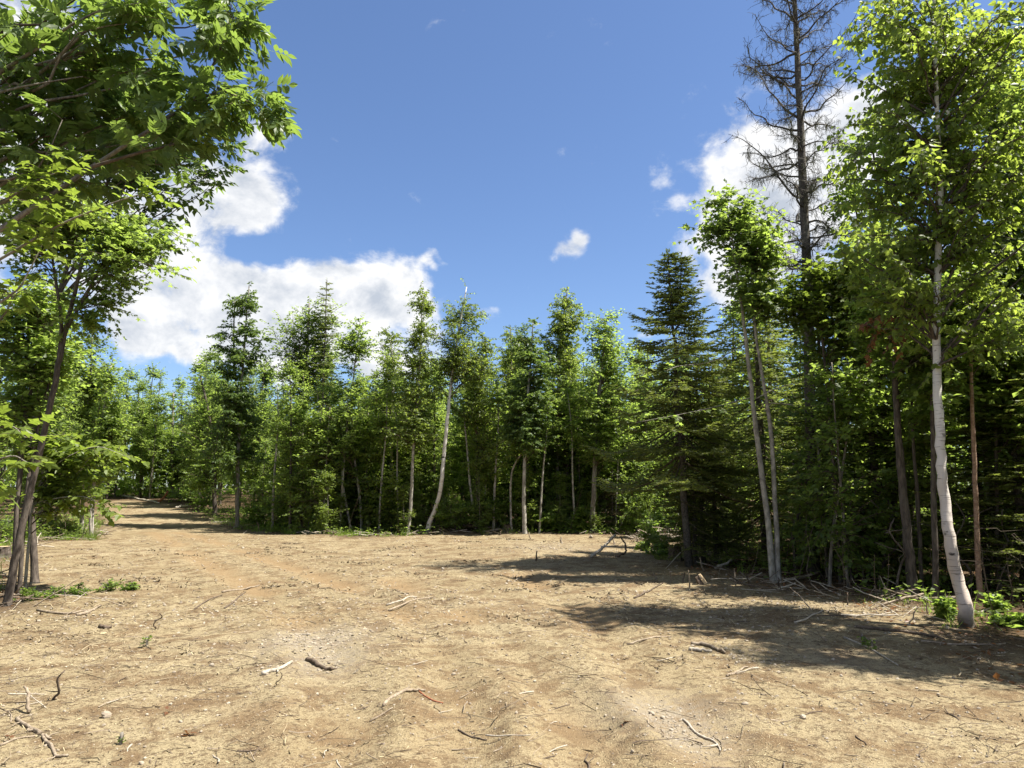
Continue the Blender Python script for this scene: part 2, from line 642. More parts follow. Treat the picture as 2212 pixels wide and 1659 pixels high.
M_BARK_GREY = bark_mat('grey_bark', (.10, .085, .07), (.26, .235, .20), (.19, .18, .14))
M_BARK_DARK = bark_mat('dark_bark', (.05, .040, .033), (.13, .106, .086), (.11, .10, .08))
M_BARK_PALE = bark_mat('pale_smooth_bark', (.17, .155, .13), (.40, .37, .32), (.27, .27, .22), .7, 11, .3)
M_BARK_SPRUCE = bark_mat('lichened_spruce_bark', (.045, .038, .032), (.13, .115, .098), (.15, .145, .11), .8, 34, .8)
M_BARK_RED = bark_mat('reddish_bark', (.20, .12, .08), (.38, .26, .19), (.30, .19, .13), 1.6, 16, .3)
M_TWIG = bark_mat('twig_bark', (.06, .045, .032), (.13, .10, .075), (.09, .075, .05), .6, 20, .1)
M_STICK = bark_mat('weathered_stick', (.15, .115, .08), (.32, .26, .19), (.21, .165, .12), .8, 26, .4)
M_STICK_DARK = bark_mat('dark_stick', (.05, .038, .028), (.15, .11, .08), (.09, .07, .05), .8, 26, .4)
M_STICK_PALE = bark_mat('bleached_stick', (.25, .215, .165), (.44, .39, .32), (.33, .28, .22), .8, 26, .3)
M_WOOD_FRESH = bark_mat('split_wood', (.42, .30, .17), (.62, .48, .30), (.5, .38, .24), .15, 24, .3)
M_STICK_RED = bark_mat('rusty_twig', (.16, .055, .03), (.30, .12, .06), (.2, .08, .045), .8, 26, .3)


def birch_mat(name, pink):
    m_, t, out = new_mat(name)
    tc = t.add('ShaderNodeTexCoord')
    o = tc.outputs['Object']
    sp = t.add('ShaderNodeSeparateXYZ')
    t.l.new(o, sp.inputs[0])
    band = t.noise(t.vmath('MULTIPLY', o, (5, 5, 60)), 1.0, 4, .6)
    big = t.noise(t.vmath('MULTIPLY', o, (4, 4, 7)), 1.0, 4, .6)
    soft = t.noise(o, 3.0, 4)
    c = t.mix(soft, (.50, .48, .44), (.66, .63, .58))
    low = t.smooth(t.math('MULTIPLY_ADD', soft, .8, sp.outputs[2]), .5, 3.2, 1.0, 0.0)
    c = t.mix(t.math('MULTIPLY', low, pink), c, (.46, .30, .20))
    c = t.mix(t.math('MULTIPLY', t.smooth(band, .585, .66), .75), c, (.13, .10, .08))
    c = t.mix(t.smooth(big, .63, .70), c, (.06, .05, .045))
    foot = t.smooth(t.math('MULTIPLY_ADD', soft, .35, sp.outputs[2]), .18, .42, 1.0, 0.0)
    c = t.mix(foot, c, (.07, .055, .04))
    p = t.add('ShaderNodeBsdfPrincipled')
    t.put(p.inputs['Base Color'], c)
    p.inputs['Roughness'].default_value = .6
    p.inputs['Specular IOR Level'].default_value = .3
    b = t.add('ShaderNodeBump')
    b.inputs['Strength'].default_value = .35
    b.inputs['Distance'].default_value = .015
    t.put(b.inputs['Height'], t.math('ADD', band, big))
    t.l.new(b.outputs[0], p.inputs['Normal'])
    t.l.new(p.outputs[0], out.inputs[0])
    return m_


M_BIRCH_BARK = birch_mat('white_birch_bark', .45)
M_BIRCH_BARK_FAR = birch_mat('birch_bark', .25)


def rock_mat():
    m_, t, out = new_mat('stone')
    a = t.add('ShaderNodeAttribute', attribute_name='tint')
    oi = t.add('ShaderNodeObjectInfo')
    tc = t.add('ShaderNodeTexCoord')
    n = t.noise(tc.outputs['Object'], 30, 5)
    v = t.math('ADD', a.outputs['Fac'], t.math('MULTIPLY_ADD', oi.outputs['Random'], .5, -.25), 0, True)
    c = t.mix(v, (.17, .13, .085), (.36, .31, .235))
    c = t.mix(t.math('MULTIPLY', n, .5), c, (.26, .22, .18))
    p = t.add('ShaderNodeBsdfPrincipled')
    t.put(p.inputs['Base Color'], c)
    p.inputs['Roughness'].default_value = .85
    t.l.new(p.outputs[0], out.inputs[0])
    return m_


M_ROCK = rock_mat()


def chip_mat():
    m_, t, out = new_mat('wood_chips')
    a = t.add('ShaderNodeAttribute', attribute_name='tint')
    c = t.mix(a.outputs['Fac'], (.09, .062, .038), (.47, .39, .235))
    p = t.add('ShaderNodeBsdfPrincipled')
    t.put(p.inputs['Base Color'], c)
    p.inputs['Roughness'].default_value = .85
    t.l.new(p.outputs[0], out.inputs[0])
    return m_


M_CHIP = chip_mat()


def ground_mat():
    m_, t, out = new_mat('sandy_soil')
    tc = t.add('ShaderNodeTexCoord')
    o = tc.outputs['Object']
    lit_ = t.add('ShaderNodeAttribute', attribute_name='litter').outputs['Fac']
    grv = t.add('ShaderNodeAttribute', attribute_name='gravel').outputs['Fac']
    rut = t.add('ShaderNodeAttribute', attribute_name='rut').outputs['Fac']
    n_big = t.noise(o, .45, 4, .6)
    n_mid = t.noise(o, 2.3, 6, .65, .4)
    n_sm = t.noise(o, 17, 5, .7)
    n_fine = t.noise(o, 75, 4, .75)
    sand = t.mix(t.smooth(n_big, .3, .7), (.228, .181, .103), (.288, .236, .143))
    sand = t.mix(t.smooth(n_mid, .46, .62), sand, (.145, .100, .055))
    n_red = t.noise(t.vmath('ADD', o, (13.7, 4.1, 0)), .8, 5, .65, .6)
    sand = t.mix(t.math('MULTIPLY', t.smooth(n_red, .52, .66), .7), sand, (.158, .108, .060))
    sand = t.mix(t.math('MULTIPLY', t.smooth(n_sm, .50, .62), .85), sand, (.090, .061, .036))
    vo = t.add('ShaderNodeTexVoronoi', feature='F1')
    t.put(vo.inputs['Vector'], o)
    vo.inputs['Scale'].default_value = 62
    vsep = t.add('ShaderNodeSeparateColor')
    t.l.new(vo.outputs['Color'], vsep.inputs[0])
    grain = t.math('MULTIPLY', t.smooth(vo.outputs['Distance'], .42, .2), t.smooth(vsep.outputs[0], .45, .6))
    sand = t.mix(t.math('MULTIPLY', grain, .8), sand, t.mix(vsep.outputs[1], (.24, .17, .09), (.50, .41, .26)))
    sand = t.mix(t.math('MULTIPLY', t.smooth(n_fine, .52, .62), .8), sand, (.070, .046, .025))
    sand = t.mix(t.math('MULTIPLY', rut, .75), sand, (.205, .140, .074))
    grey = t.mix(n_fine, (.14, .118, .085), (.34, .295, .225))
    sand = t.mix(t.math('MULTIPLY', grv, t.smooth(n_sm, .3, .6)), sand, grey)
    lit_c = t.mix(t.smooth(n_sm, .35, .65), (.035, .024, .016), (.105, .068, .038))
    lit_c = t.mix(t.smooth(n_fine, .55, .7), lit_c, (.17, .115, .07))
    c = t.mix(lit_, sand, lit_c)
    p = t.add('ShaderNodeBsdfPrincipled')
    t.put(p.inputs['Base Color'], c)
    p.inputs['Roughness'].default_value = .95
    p.inputs['Specular IOR Level'].default_value = .1
    h = t.math('ADD', t.math('MULTIPLY', n_sm, .8), t.math('MULTIPLY', n_fine, .5))
    h = t.math('ADD', h, t.math('MULTIPLY', grain, .35))
    b = t.add('ShaderNodeBump')
    b.inputs['Strength'].default_value = .9
    b.inputs['Distance'].default_value = .022
    t.put(b.inputs['Height'], h)
    t.l.new(b.outputs[0], p.inputs['Normal'])
    t.l.new(p.outputs[0], out.inputs[0])
    return m_


M_GROUND = ground_mat()

# ------------------------------------------------------------------ ground: one sheet to the horizon, finer where one stands
dens_th = np.concatenate([np.linspace(-52, 52, 400), np.linspace(53.5, 306, 90)])
th = np.radians(dens_th)                            # bearing from +Y towards +X
rad = np.concatenate([[.4, .8, 1.3, 1.9, 2.5], np.geomspace(3.0, 70, 360), np.geomspace(74, 900, 24)])
TH, RR = np.meshgrid(th, rad)
GX, GY = RR * np.sin(TH), RR * np.cos(TH)
GZ = ground_z(GX, GY)
nr, nt_ = GX.shape
gm = MB()
ii = np.arange(nr - 1)[:, None] * nt_
jj = np.arange(nt_)[None]
kk = (jj + 1) % nt_
gm.add(np.stack([GX, GY, GZ], -1).reshape(-1, 3), np.stack([ii + jj, ii + nt_ + jj, ii + nt_ + kk, ii + kk], -1).reshape(-1, 4))
gm.add([(0, 0, gz(0, 0))], np.zeros((0, 4), int))
gm.f.append((np.array([(len(GX.ravel()), (j), (j + 1) % nt_) for j in range(nt_)]), 0))
g_ob = gm.build('ground', M_GROUND, smooth=True)
tag(g_ob, 'sandy clearing floor with tyre tracks, gravel and twigs, turning to leaf litter under the trees', kind='structure')
gx, gy = np.append(GX.ravel(), 0), np.append(GY.ravel(), 0)
sd = clear_sd(gx, gy)
lit_a = sst(-.7, .7, sd + .9 * fbm(gx / 1.3, gy / 1.3, 3, 41))
grav = np.zeros(len(gx))
for (px, py, r, a) in ((680, 1390, .55, 1.0), (700, 1430, .4, .9), (1430, 1545, .4, .9), (1480, 1590, .3, .8), (640, 1370, .4, .5), (1200, 1185, 1.2, .35), (1800, 1420, .4, .4)):
    fx, fy = flat_xy(px, py)
    grav = np.maximum(grav, a * np.exp(-((gx - fx) ** 2 + (gy - fy) ** 2 * .6) / (r * r)))
rut_a = np.zeros(len(gx))
for P in RUTS:
    d, s = seg_dist(gx, gy, P)
    rut_a = np.maximum(rut_a, np.exp(-(d / .33) ** 2) * sst(.12, .5, vnoise(s / 1.1, d, 13)))
for nm, arr in (('litter', lit_a), ('gravel', grav), ('rut', rut_a)):
    a_ = g_ob.data.attributes.new(nm, 'FLOAT', 'POINT')
    a_.data.foreach_set('value', arr.astype(np.float32))

# ------------------------------------------------------------------ builders: broad-leaved trees, conifers, bushes, sticks, stones
SPEC = {   # leaf outline, leaf size, leaves per twig, forward, droop, flat, twig length, twigs per branch, upward bow
    'maple': dict(t=LEAF_FAR, s=.112, k=9, fwd=.45, droop=.25, flat=.62, L=.50, n=10, bow=.14, up=.12),
    'ash': dict(t=LEAF_NARROW, s=.155, k=11, fwd=.55, droop=.55, flat=.45, L=.44, n=10, bow=.10, up=.15),
    'birch': dict(t=LEAF_FAR, s=.080, k=10, fwd=.40, droop=.75, flat=.25, L=.46, n=11, bow=.16, up=.05),
}


class Tree:
    def __init__(self, name, base):
        self.name, self.base = name, np.asarray(base, float)
        self.trunks, self.radii = [], []
        self.branches = []                      # (points, radius)
        self.P0, self.T, self.L = [], [], []

    def trunk(self, P, R, n=None):
        P = np.asarray(P, float)
        n = n or max(6, 4 * len(P))
        Q = crom(P, n)
        R = np.interp(np.linspace(0, 1, n), np.linspace(0, 1, len(R)), R)
        Q[1:-1] += RNG.normal(0, .10, (n - 2, 3)) * R[1:-1, None] * np.array([1, 1, 0])
        self.trunks.append(Q)
        self.radii.append(R)

    def nearest(self, E, slope):
        """where on the trunks a branch that ends at E starts"""
        best = None
        for Q, R in zip(self.trunks, self.radii):
            hd = np.hypot(Q[:, 0] - E[0], Q[:, 1] - E[1])
            want = E[2] - hd * slope
            zt = np.clip(want, Q[0, 2] + .25 * (Q[-1, 2] - Q[0, 2]), Q[-1, 2] - .01)
            i = int(np.argmin(np.abs(Q[:, 2] - zt) + .25 * hd))
            c = hd[i]
            if best is None or c < best[0]:
                best = (c, Q[i], R[i])
        return best[1], best[2]

    def branch(self, P, r, spec, n=None, u0=.12, spread=1.0):
        P = np.asarray(P, float)
        self.branches.append((P, r))
        s = spec
        n = n or s['n']
        seg = np.linalg.norm(np.diff(P, axis=0), axis=1)
        cum = np.concatenate([[0], np.cumsum(seg)])
        u = (u0 + (1 - u0) * RNG.random(n) ** .8) * cum[-1]
        u[-1] = cum[-1]
        S = np.stack([np.interp(u, cum, P[:, i]) for i in range(3)], 1)
        D = unit(P[-1] - P[len(P) // 2])
        T = D * .45 + RNG.normal(0, .70 * spread, (n, 3)) * np.array([1, 1, .6]) + np.array([0, 0, s['up']])
        L = s['L'] * (.6 + .7 * RNG.random(n)) * (1.15 - .35 * u / cum[-1])
        self.P0.append(S)
        self.T.append(unit(T))
        self.L.append(L)

    def fill(self, blobs, n_br, spec, slope=.7, surf=2.2):
        """branches that end inside the blobs (centre, radii)"""
        w = np.array([b[1][0] * b[1][2] + .05 for b in blobs])
        w = w / w.sum()
        for c in RNG.choice(len(blobs), n_br, p=w):
            C, Rr = blobs[c]
            if c + 1 < len(blobs) and RNG.random() < .5:           # and in the gaps between neighbouring blobs
                g = RNG.random()
                C = np.asarray(C) * (1 - g) + np.asarray(blobs[c + 1][0]) * g
                Rr = np.asarray(Rr) * (1 - g) + np.asarray(blobs[c + 1][1]) * g
            if RNG.random() < .14:
                Rr = np.asarray(Rr) * 1.35
            d = unit(RNG.normal(0, 1, 3))
            E = np.asarray(C) + np.asarray(Rr) * d * RNG.random() ** (1 / surf)
            S, r = self.nearest(E, slope * RNG.uniform(.7, 1.3))
            ln = np.linalg.norm(E - S)
            lo = min(.3, .6 * max(Rr))
            if ln < .5 * lo:
                E = E + unit(RNG.normal(0, 1, 3)) * lo
                ln = lo
            u = np.linspace(0, 1, 6)[:, None]
            Q = S + (E - S) * u
            Q[:, 2] += spec['bow'] * ln * np.sin(np.pi * u[:, 0]) * RNG.uniform(.3, 1.2)
            Q[1:-1] += RNG.normal(0, .03 * ln, (4, 3))
            self.branch(Q, min(r * .5, .006 + .009 * ln), spec)

    def finish(self, spec, bark, leaf, label=None, cat='tree', group=None, sides=8, branch_parts=0, leaf_parts=0, templates=None,
               twig_r=.004, tint=(.2, .8), branch_mat=None, keep_twigs=True, size=None, smooth_leaf=False, leaf_center=None):
        root = empty(self.name, self.base)
        tag(root, label, cat, group)
        b = self.base
        tm = MB()
        for Q, R in zip(self.trunks, self.radii):
            if R[0] > .03:                      # the foot widens into its roots
                d_ = np.linalg.norm(np.diff(Q[:2], axis=0))
                e_ = Q[0] + (Q[1] - Q[0]) * np.array([[0], [min(.4, .10 / d_)], [min(.7, .22 / d_)]])
                Q = np.vstack([e_, Q[1:]])
                R = np.concatenate([R[0] * np.array([1.5, 1.18, 1.03]), R[1:]])
            tube(tm, Q, R, sides, 0, .5, .10)
        order = sorted(range(len(self.branches)), key=lambda i: -self.branches[i][1] * np.linalg.norm(self.branches[i][0][-1] - self.branches[i][0][0]))
        solo = set(order[:branch_parts])
        for i, (P, r) in enumerate(self.branches):
            rr = np.linspace(r, .0035, len(P))
            if i in solo:
                bm = MB()
                tube(bm, crom(P, 2 * len(P)), np.interp(np.linspace(0, 1, 2 * len(P)), np.linspace(0, 1, len(P)), rr), 6, 0, .5, .1)
                bm.build('branch', branch_mat or bark, root, b, True)
            else:
                tube(tm, P, rr, 4, 1, .5, 0, False)
        tm.build('trunk', [bark, branch_mat or M_TWIG], root, b, True)
        if self.P0:
            P0, T, L = np.concatenate(self.P0), np.concatenate(self.T), np.concatenate(self.L)
            cm = MB()
            if keep_twigs:
                twig_sticks(cm, P0, T, L, twig_r, 1, spec['droop'] * .5)
            tm_ = templates or [spec['t']]
            P, A, N, S = leaf_frames(P0, T, L, spec['k'], spec['fwd'], spec['droop'], spec['flat'], size or spec['s'])
            tn = np.repeat(np.clip(RNG.uniform(tint[0], tint[1], len(P0)), 0, 1), spec['k']) + RNG.normal(0, .19, len(P))
            which = RNG.integers(0, len(tm_), len(P))
            single = np.zeros(len(P), bool)
            if leaf_parts:
                dist = np.linalg.norm(P - np.array([0, 0, CAMZ]), axis=1)
                rel = P - np.array([0, 0, CAMZ])
                yv = rel[:, 1] * math.cos(PITCH) + rel[:, 2] * math.sin(PITCH)
                zv = -rel[:, 1] * math.sin(PITCH) + rel[:, 2] * math.cos(PITCH)
                inv = (yv > .5) & (np.abs(rel[:, 0]) < yv * .70) & (np.abs(zv) < yv * .525)
                score = np.where(inv, dist / S, 1e9)
                single[np.argsort(score)[:leaf_parts]] = True
            for q in range(len(tm_)):
                sel = (which == q) & ~single
                if sel.any():
                    place(cm, P[sel], A[sel], N[sel], S[sel], tm_[q], 0, tn[sel])
            tag(cm.build('crown', [leaf, M_TWIG], root, b, [0] if smooth_leaf else False), kind='stuff')
            if leaf_parts:
                mesh = []
                for q in range(len(tm_)):
                    lm = MB()
                    for ti in (.35, .75):
                        lm = MB()
                        place(lm, [(0, 0, 0)], [(1, 0, 0)], [(0, 0, 1)], [1.0], tm_[q], 0, ti)
                        mesh.append(lm.mesh('leaf', [leaf], (0, 0, 0), smooth_leaf))
                AA, BB, NN = frames(A, N)
                for i in np.nonzero(single)[0]:
                    o = bpy.data.objects.new('leaf', mesh[which[i] * 2 + (1 if tn[i] > .55 else 0)])
                    COL.objects.link(o)
                    o.parent = root
                    M4 = Matrix([[*(v) , 0] for v in np.stack([AA[i], BB[i], NN[i]], 1) * S[i]] + [[0, 0, 0, 1]])
                    M4.translation = Vector(P[i] - b)
                    o.matrix_basis = M4
        return root


def px_blobs(blobs, Y):
    out = []
    for bl in blobs:
        px, py, rx, ry = bl[:4]
        dy = bl[4] if len(bl) > 4 else 0.0
        k = (Y + dy) / FPX
        out.append((at(px, py, Y + dy), (rx * k, (bl[5] if len(bl) > 5 else min(rx * k, 1.7)), ry * k)))
    return out


def px_trunk(pts, Y, base=None, wander=None):
    wander = (.02 if Y < 16 else .08) if wander is None else wander
    P, R = [], []
    for i, (px, py, w) in enumerate(pts):
        p = at(px, py, Y + (RNG.normal(0, wander) if i else 0))
        P.append(p)
        R.append(w * .5 * Y / FPX)
    if base is not None:
        P[0] = np.array([base[0], base[1], base[2] - .08])
    return P, R


def traced_tree(name, label, kind, trunks, blobs, n_br, bark, leaf, group=None, Y=None, cat=None, **kw):
    """a tree that stands where its foot meets the ground in the photograph, or at depth Y when its foot is hidden"""
    px, py, w = trunks[0][0]
    if Y is None:
        base = ground(px, py)
        Y = base[1]
    else:
        p = at(px, py, Y)
        base = np.array([p[0], Y, gz(p[0], Y)])
    t = Tree(name, base)
    for i, tr in enumerate(trunks):
        b = base if i == 0 else None
        if i and len(tr[0]) == 3 and tr[0][1] > py - 12:
            q = at(tr[0][0], tr[0][1], Y)
            b = np.array([q[0], q[1], gz(q[0], q[1])])
        P, R = px_trunk(tr, Y, b)
        t.trunk(P, R)
    spec = dict(SPEC[kind])
    col = kw.pop('column', None)
    if col:                                    # thin foliage down the stem, to picture height col
        y0 = max(bl[1] for bl in blobs)
        xs, ys = [p[0] for p in trunks[0]], [p[1] for p in trunks[0]]
        for yy in np.arange(y0, col, 48):
            xx = np.interp(yy, ys[::-1], xs[::-1]) + RNG.normal(0, 14)
            blobs = blobs + [(xx, yy, 46, 28)]
        n_br = int(n_br * 1.25)
    for k in ('s', 'k', 'n', 'L', 'droop', 'flat', 'up', 'bow', 't'):
        if k in kw:
            spec[k] = kw.pop(k)
    slope = kw.pop('slope', .7)
    for bl in kw.pop('limbs', []):                       # limbs traced by hand: px, py, depth offset
        P = [at(x, y, Y + d) for x, y, d in bl[1:]]
        P = crom(P, max(6, 2 * len(P)))
        t.branch(P, bl[0], spec, n=int(spec['n'] * kw.get('limb_n', 2)), u0=.25)
    kw.pop('limb_n', None)
    t.fill(px_blobs(blobs, Y), n_br, spec, slope)
    for Q, R in list(zip(t.trunks, t.radii)):
        k_ = max(3, len(Q) // 4)
        t.branch(Q[-k_:], float(R[-1]) * 1.2, spec, n=int(spec['n'] * 1.2), u0=.05)
    return t.finish(spec, bark, leaf, label, cat or 'tree', group, **kw)


def conifer(name, base, height, r_bot, z_bot, label, group=None, trunk_r=.09, lean=(0, 0), step=.21, per=6, leaders=1, sparse=1.0, droop=.25,
            leaf=None, bark=None, needle=.075, top_open=.0, dead_low=True, cat='tree', seed=0, tw=1.0):
    base = np.asarray(base, float)
    root = empty(name, base)
    tag(root, label, cat, group)
    tm = MB()
    n = 10
    u = np.linspace(0, 1, n)
    Q = np.stack([base[0] + lean[0] * u, base[1] + lean[1] * u, base[2] - .08 + height * u], 1)
    Q[1:-1, :2] += RNG.normal(0, .02, (n - 2, 2))
    tops = [(Q, z_bot, height)]
    tube(tm, Q, np.linspace(trunk_r, .012, n), 8, 0, .5, .12)
    P0, T, L = [], [], []
    if leaders > 1:
        h0 = height * .74
        i0 = np.array([np.interp(h0, u * height, Q[:, i]) for i in range(3)])
        Q2 = crom([i0, i0 + np.array([.16, .05, .35]), i0 + np.array([.24, .08, (height - h0) * .985])], 7)
        tube(tm, Q2, np.linspace(.03, .01, 7), 5, 0)
        tops.append((Q2, h0 + .25, height))
    for ti, (Qt, zb, zt) in enumerate(tops):
        hz = Qt[:, 2] - base[2]
        z = zb
        while z < zt - .04:
            f = (zt - z) / (zt - z_bot)
            c = np.array([np.interp(z, hz, Qt[:, i]) for i in range(3)])
            rmax = r_bot * (f ** .75) * (.55 if ti else 1) + .05
            if ti == 0 and leaders > 1 and f < .3:
                rmax *= .62
            m_ = max(3, int(round(per * (1 if f > .15 else .7))))
            a0 = RNG.random() * 6.28
            for q in range(m_):
                if RNG.random() > sparse:
                    continue
                a = a0 + q * 6.283 / m_ + RNG.normal(0, .22)
                ln = rmax * RNG.uniform(.5, 1.2)
                d = np.array([math.cos(a), math.sin(a), 0])
                rise = .55 - 1.0 * min(1, f * 1.6)              # young boughs rise, old ones hang
                s = np.linspace(0, 1, 6)
                B = c + d * (ln * s)[:, None]
                B[:, 2] += ln * (rise * .6 * s - droop * np.sin(s * 2.2) * min(1, f * 2) + .18 * s ** 3)
                tube(tm, B, np.linspace(.004 + .010 * ln, .003, 6), 4, 1, .5, 0, False)
                nt = max(3, int(ln / (.085 / tw)))
                ss = np.linspace(.16, 1.0, nt)
                for k_, s_ in enumerate(ss):
                    bp = np.array([np.interp(s_, s, B[:, i]) for i in range(3)])
                    tl = (.42 * ln * (1 - s_) + .10 + .05 * RNG.random()) * RNG.uniform(.7, 1.15)
                    perp = np.array([-d[1], d[0], 0])
                    for sg in (-1, 1):
                        if k_ == nt - 1:
                            if sg == 1:
                                P0.append(bp), T.append(d + np.array([0, 0, .12])), L.append(.16)
                            continue
                        P0.append(bp)
                        T.append(d * .75 + perp * sg * .8 + np.array([0, 0, -.18 + .1 * RNG.random() + .35 * max(0, .3 - f)]))
                        L.append(tl)
            z += step * (.75 + .5 * f) * RNG.uniform(.8, 1.2)
        P0.append(Qt[-1] - np.array([0, 0, .22])), T.append(np.array([0, 0, 1.0])), L.append(.28)
        P0.append(Qt[-1] - np.array([0, 0, .42])), T.append(np.array([0, 0, 1.0])), L.append(.26)
    if dead_low and z_bot > .8:
        for q in range(int(14 * z_bot / 2)):
            zz = RNG.uniform(.5, z_bot)
            c = np.array([np.interp(zz, u * height, Q[:, i]) for i in range(3)])
            a = RNG.random() * 6.28
            ln = RNG.uniform(.3, .9) * min(1.2, r_bot)
            d = np.array([math.cos(a), math.sin(a), -.25])
            B = np.stack([c, c + d * ln * .5 + RNG.normal(0, .03, 3), c + d * ln + np.array([0, 0, -.1])])
            tube(tm, B, [.008, .006, .003], 3, 1, .5, 0, False)
    tm.build('trunk', [bark or M_BARK_SPRUCE, M_TWIG], root, base, True)
    P0, T, L = np.array(P0), np.array(T), np.array(L)
    cm = MB()
    k = 14
    P, A, N, S = leaf_frames(P0, T, L, k, .75, .02, .45, needle, .16, .02)
    tn = np.repeat(RNG.uniform(.1, .75, len(P0)), k) + RNG.normal(0, .1, len(P))
    place(cm, P, A, N, S, NEEDLE, 0, tn)
    tag(cm.build('crown', [leaf or M_NEEDLE], root, base), kind='stuff')
    return root


def wobble_path(a, b, n=6, amp=.06, sag=0):
    a, b = np.asarray(a, float), np.asarray(b, float)
    L = np.linalg.norm(b - a)
    P = a + (b - a) * np.linspace(0, 1, n)[:, None]
    P[1:-1] += RNG.normal(0, amp * L, (n - 2, 3)) * np.array([1, 1, .3])
    return P


def lying_stick(label, pxs, w, mat, name='stick', cat='stick', group=None, raise_=None, sides=7, forks=(), plane=None):
    """a stick on the ground: picture points, width in picture units; raise_ lifts points off the ground by metres"""
    G = [ground(*p) for p in pxs]
    Y = np.mean([g[1] for g in G])
    Y0 = G[0][1]
    r = w * .5 * Y / FPX
    P = np.array(G)
    if plane:                                  # points after the first stand above the first one's ground
        P = np.array([G[0]] + [at(x, y, Y0 + plane * i) for i, (x, y) in enumerate(pxs[1:], 1)])
        raise_ = [0.0] * len(P)
        Y = Y0
    up = np.array(raise_ if raise_ is not None else [0.0] * len(P))
    P[:, 2] += up + r * .75
    n = max(8, 3 * len(P))
    Q = crom(P, n)
    Q[1:-1] += RNG.normal(0, .35 * r, (n - 2, 3))
    Q[:, 2] = np.maximum(Q[:, 2], ground_z(Q[:, 0], Q[:, 1]) + r * .6)
    base = Q[0].copy()
    root = empty(name, base)
    tag(root, label, cat, group)
    mb = MB()
    R = r * (1.1 - .45 * np.linspace(0, 1, n)) * (1 + .06 * RNG.normal(0, 1, n).clip(-1.5, 1.5))
    tube(mb, Q, R, sides, 0, .5, .18)
    mb.build('shaft', mat, root, base, True)
    for (i, ang, ln, rr) in forks:
        p = Q[int(i * (n - 1))]
        d = Q[-1] - Q[0]
        d = unit(np.array([d[0] * math.cos(ang) - d[1] * math.sin(ang), d[0] * math.sin(ang) + d[1] * math.cos(ang), .25 * abs(ln)]))
        F = wobble_path(p, p + d * abs(ln), 5, .06)
        fb = MB()
        tube(fb, F, np.linspace(r * rr, r * rr * .4, 5), 5, 0, .5, .15)
        fb.build('side_twig', mat, root, base, True)
    return root


def upright_stick(label, px, py, tipx, tipy, w, mat, name='twig', cat='twig', group=None, Y=None, bend=.08, forks=0):
    b = ground(px, py)
    Y = b[1]
    tip = at(tipx, tipy, Y + RNG.normal(0, .05))
    r = w * .5 * Y / FPX
    root = empty(name, b)
    tag(root, label, cat, group)
    P = wobble_path(b - np.array([0, 0, .05]), tip, 6, bend)
    mb = MB()
    tube(mb, crom(P, 12), np.linspace(r * 1.2, r * .6, 12), 6, 0, .5, .15)
    mb.build('stem', mat, root, b, True)
    for q in range(forks):
        p = P[RNG.integers(2, 5)]
        d = unit(RNG.normal(0, 1, 3) * np.array([1, 1, .3]) + np.array([0, 0, .5]))
        ln = np.linalg.norm(tip - b) * RNG.uniform(.25, .5)
        F = wobble_path(p, p + d * ln, 5, .08)
        fb = MB()
        tube(fb, F, np.linspace(r * .6, r * .25, 5), 5)
        fb.build('side_twig', mat, root, b, True)
    return root


def rock_mesh(seed, name='stone', n=2):
    r = np.random.default_rng(seed)
    # a rounded box of 6x8 rings
    V, nu, nv = [], 9, 6
    for j in range(nv + 1):
        for i in range(nu):
            a, e = i * 2 * np.pi / nu, -np.pi / 2 + j * np.pi / nv
            V.append((math.cos(a) * math.cos(e), math.sin(a) * math.cos(e), math.sin(e)))
    V = np.array(V)
    K = unit(r.normal(0, 1, (9, 3)))
    cut = r.uniform(.55, .85, 9)
    f = np.ones(len(V))
    for k, c in zip(K, cut):
        d = V @ k
        f = np.minimum(f, np.where(d > c, c / np.maximum(d, .01), 1))
    V = V * f[:, None] * np.array([1, r.uniform(.65, .9), r.uniform(.5, .75)])
    F = []
    for j in range(nv):
        for i in range(nu):
            F.append((j * nu + i, j * nu + (i + 1) % nu, (j + 1) * nu + (i + 1) % nu, (j + 1) * nu + i))
    mb = MB()
    mb.add(V, F, 0, .5)
    return mb.mesh(name, [M_ROCK])


ROCKS = [rock_mesh(s) for s in range(5)]


def stone(px, py, w, label, k=0, rz=0.0, group=None):
    g = ground(px, py)
    o = bpy.data.objects.new('stone', ROCKS[k % 5])
    COL.objects.link(o)
    s = w * .5 * g[1] / FPX
    o.location = (g[0], g[1], g[2] + s * .28)
    o.scale = (s, s, s)
    o.rotation_euler = (0.2 * math.sin(k * 3), .2, rz)
    return tag(o, label, 'stone', group)


def bush(name, base, w, h, spec, leaf, label, group=None, stems=5, n_br=26, size=None, cat='shrub', tint=(.2, .9), bark=None):
    base = np.asarray(base, float)
    t = Tree(name, base)
    for q in range(stems):
        a = RNG.random() * 6.28
        e = np.array([math.cos(a) * w * .35, math.sin(a) * w * .35, h * RNG.uniform(.6, .95)]) * RNG.uniform(.7, 1.05)
        m_ = e * .5 + np.array([RNG.normal(0, .05 * w), RNG.normal(0, .05 * w), .05])
        t.trunk([base - np.array([0, 0, .05]), base + m_, base + e], [.012, .009, .004], 7)
    sp = dict(spec)
    sp['L'] = min(spec['L'], .3 * max(w, h))
    t.fill([(base + np.array([0, 0, h * .55]), (w * .5, w * .5, h * .45))], n_br, sp, .8)
    return t.finish(sp, bark or M_BARK_GREY, leaf, label, cat, group, sides=5, size=size, tint=tint)

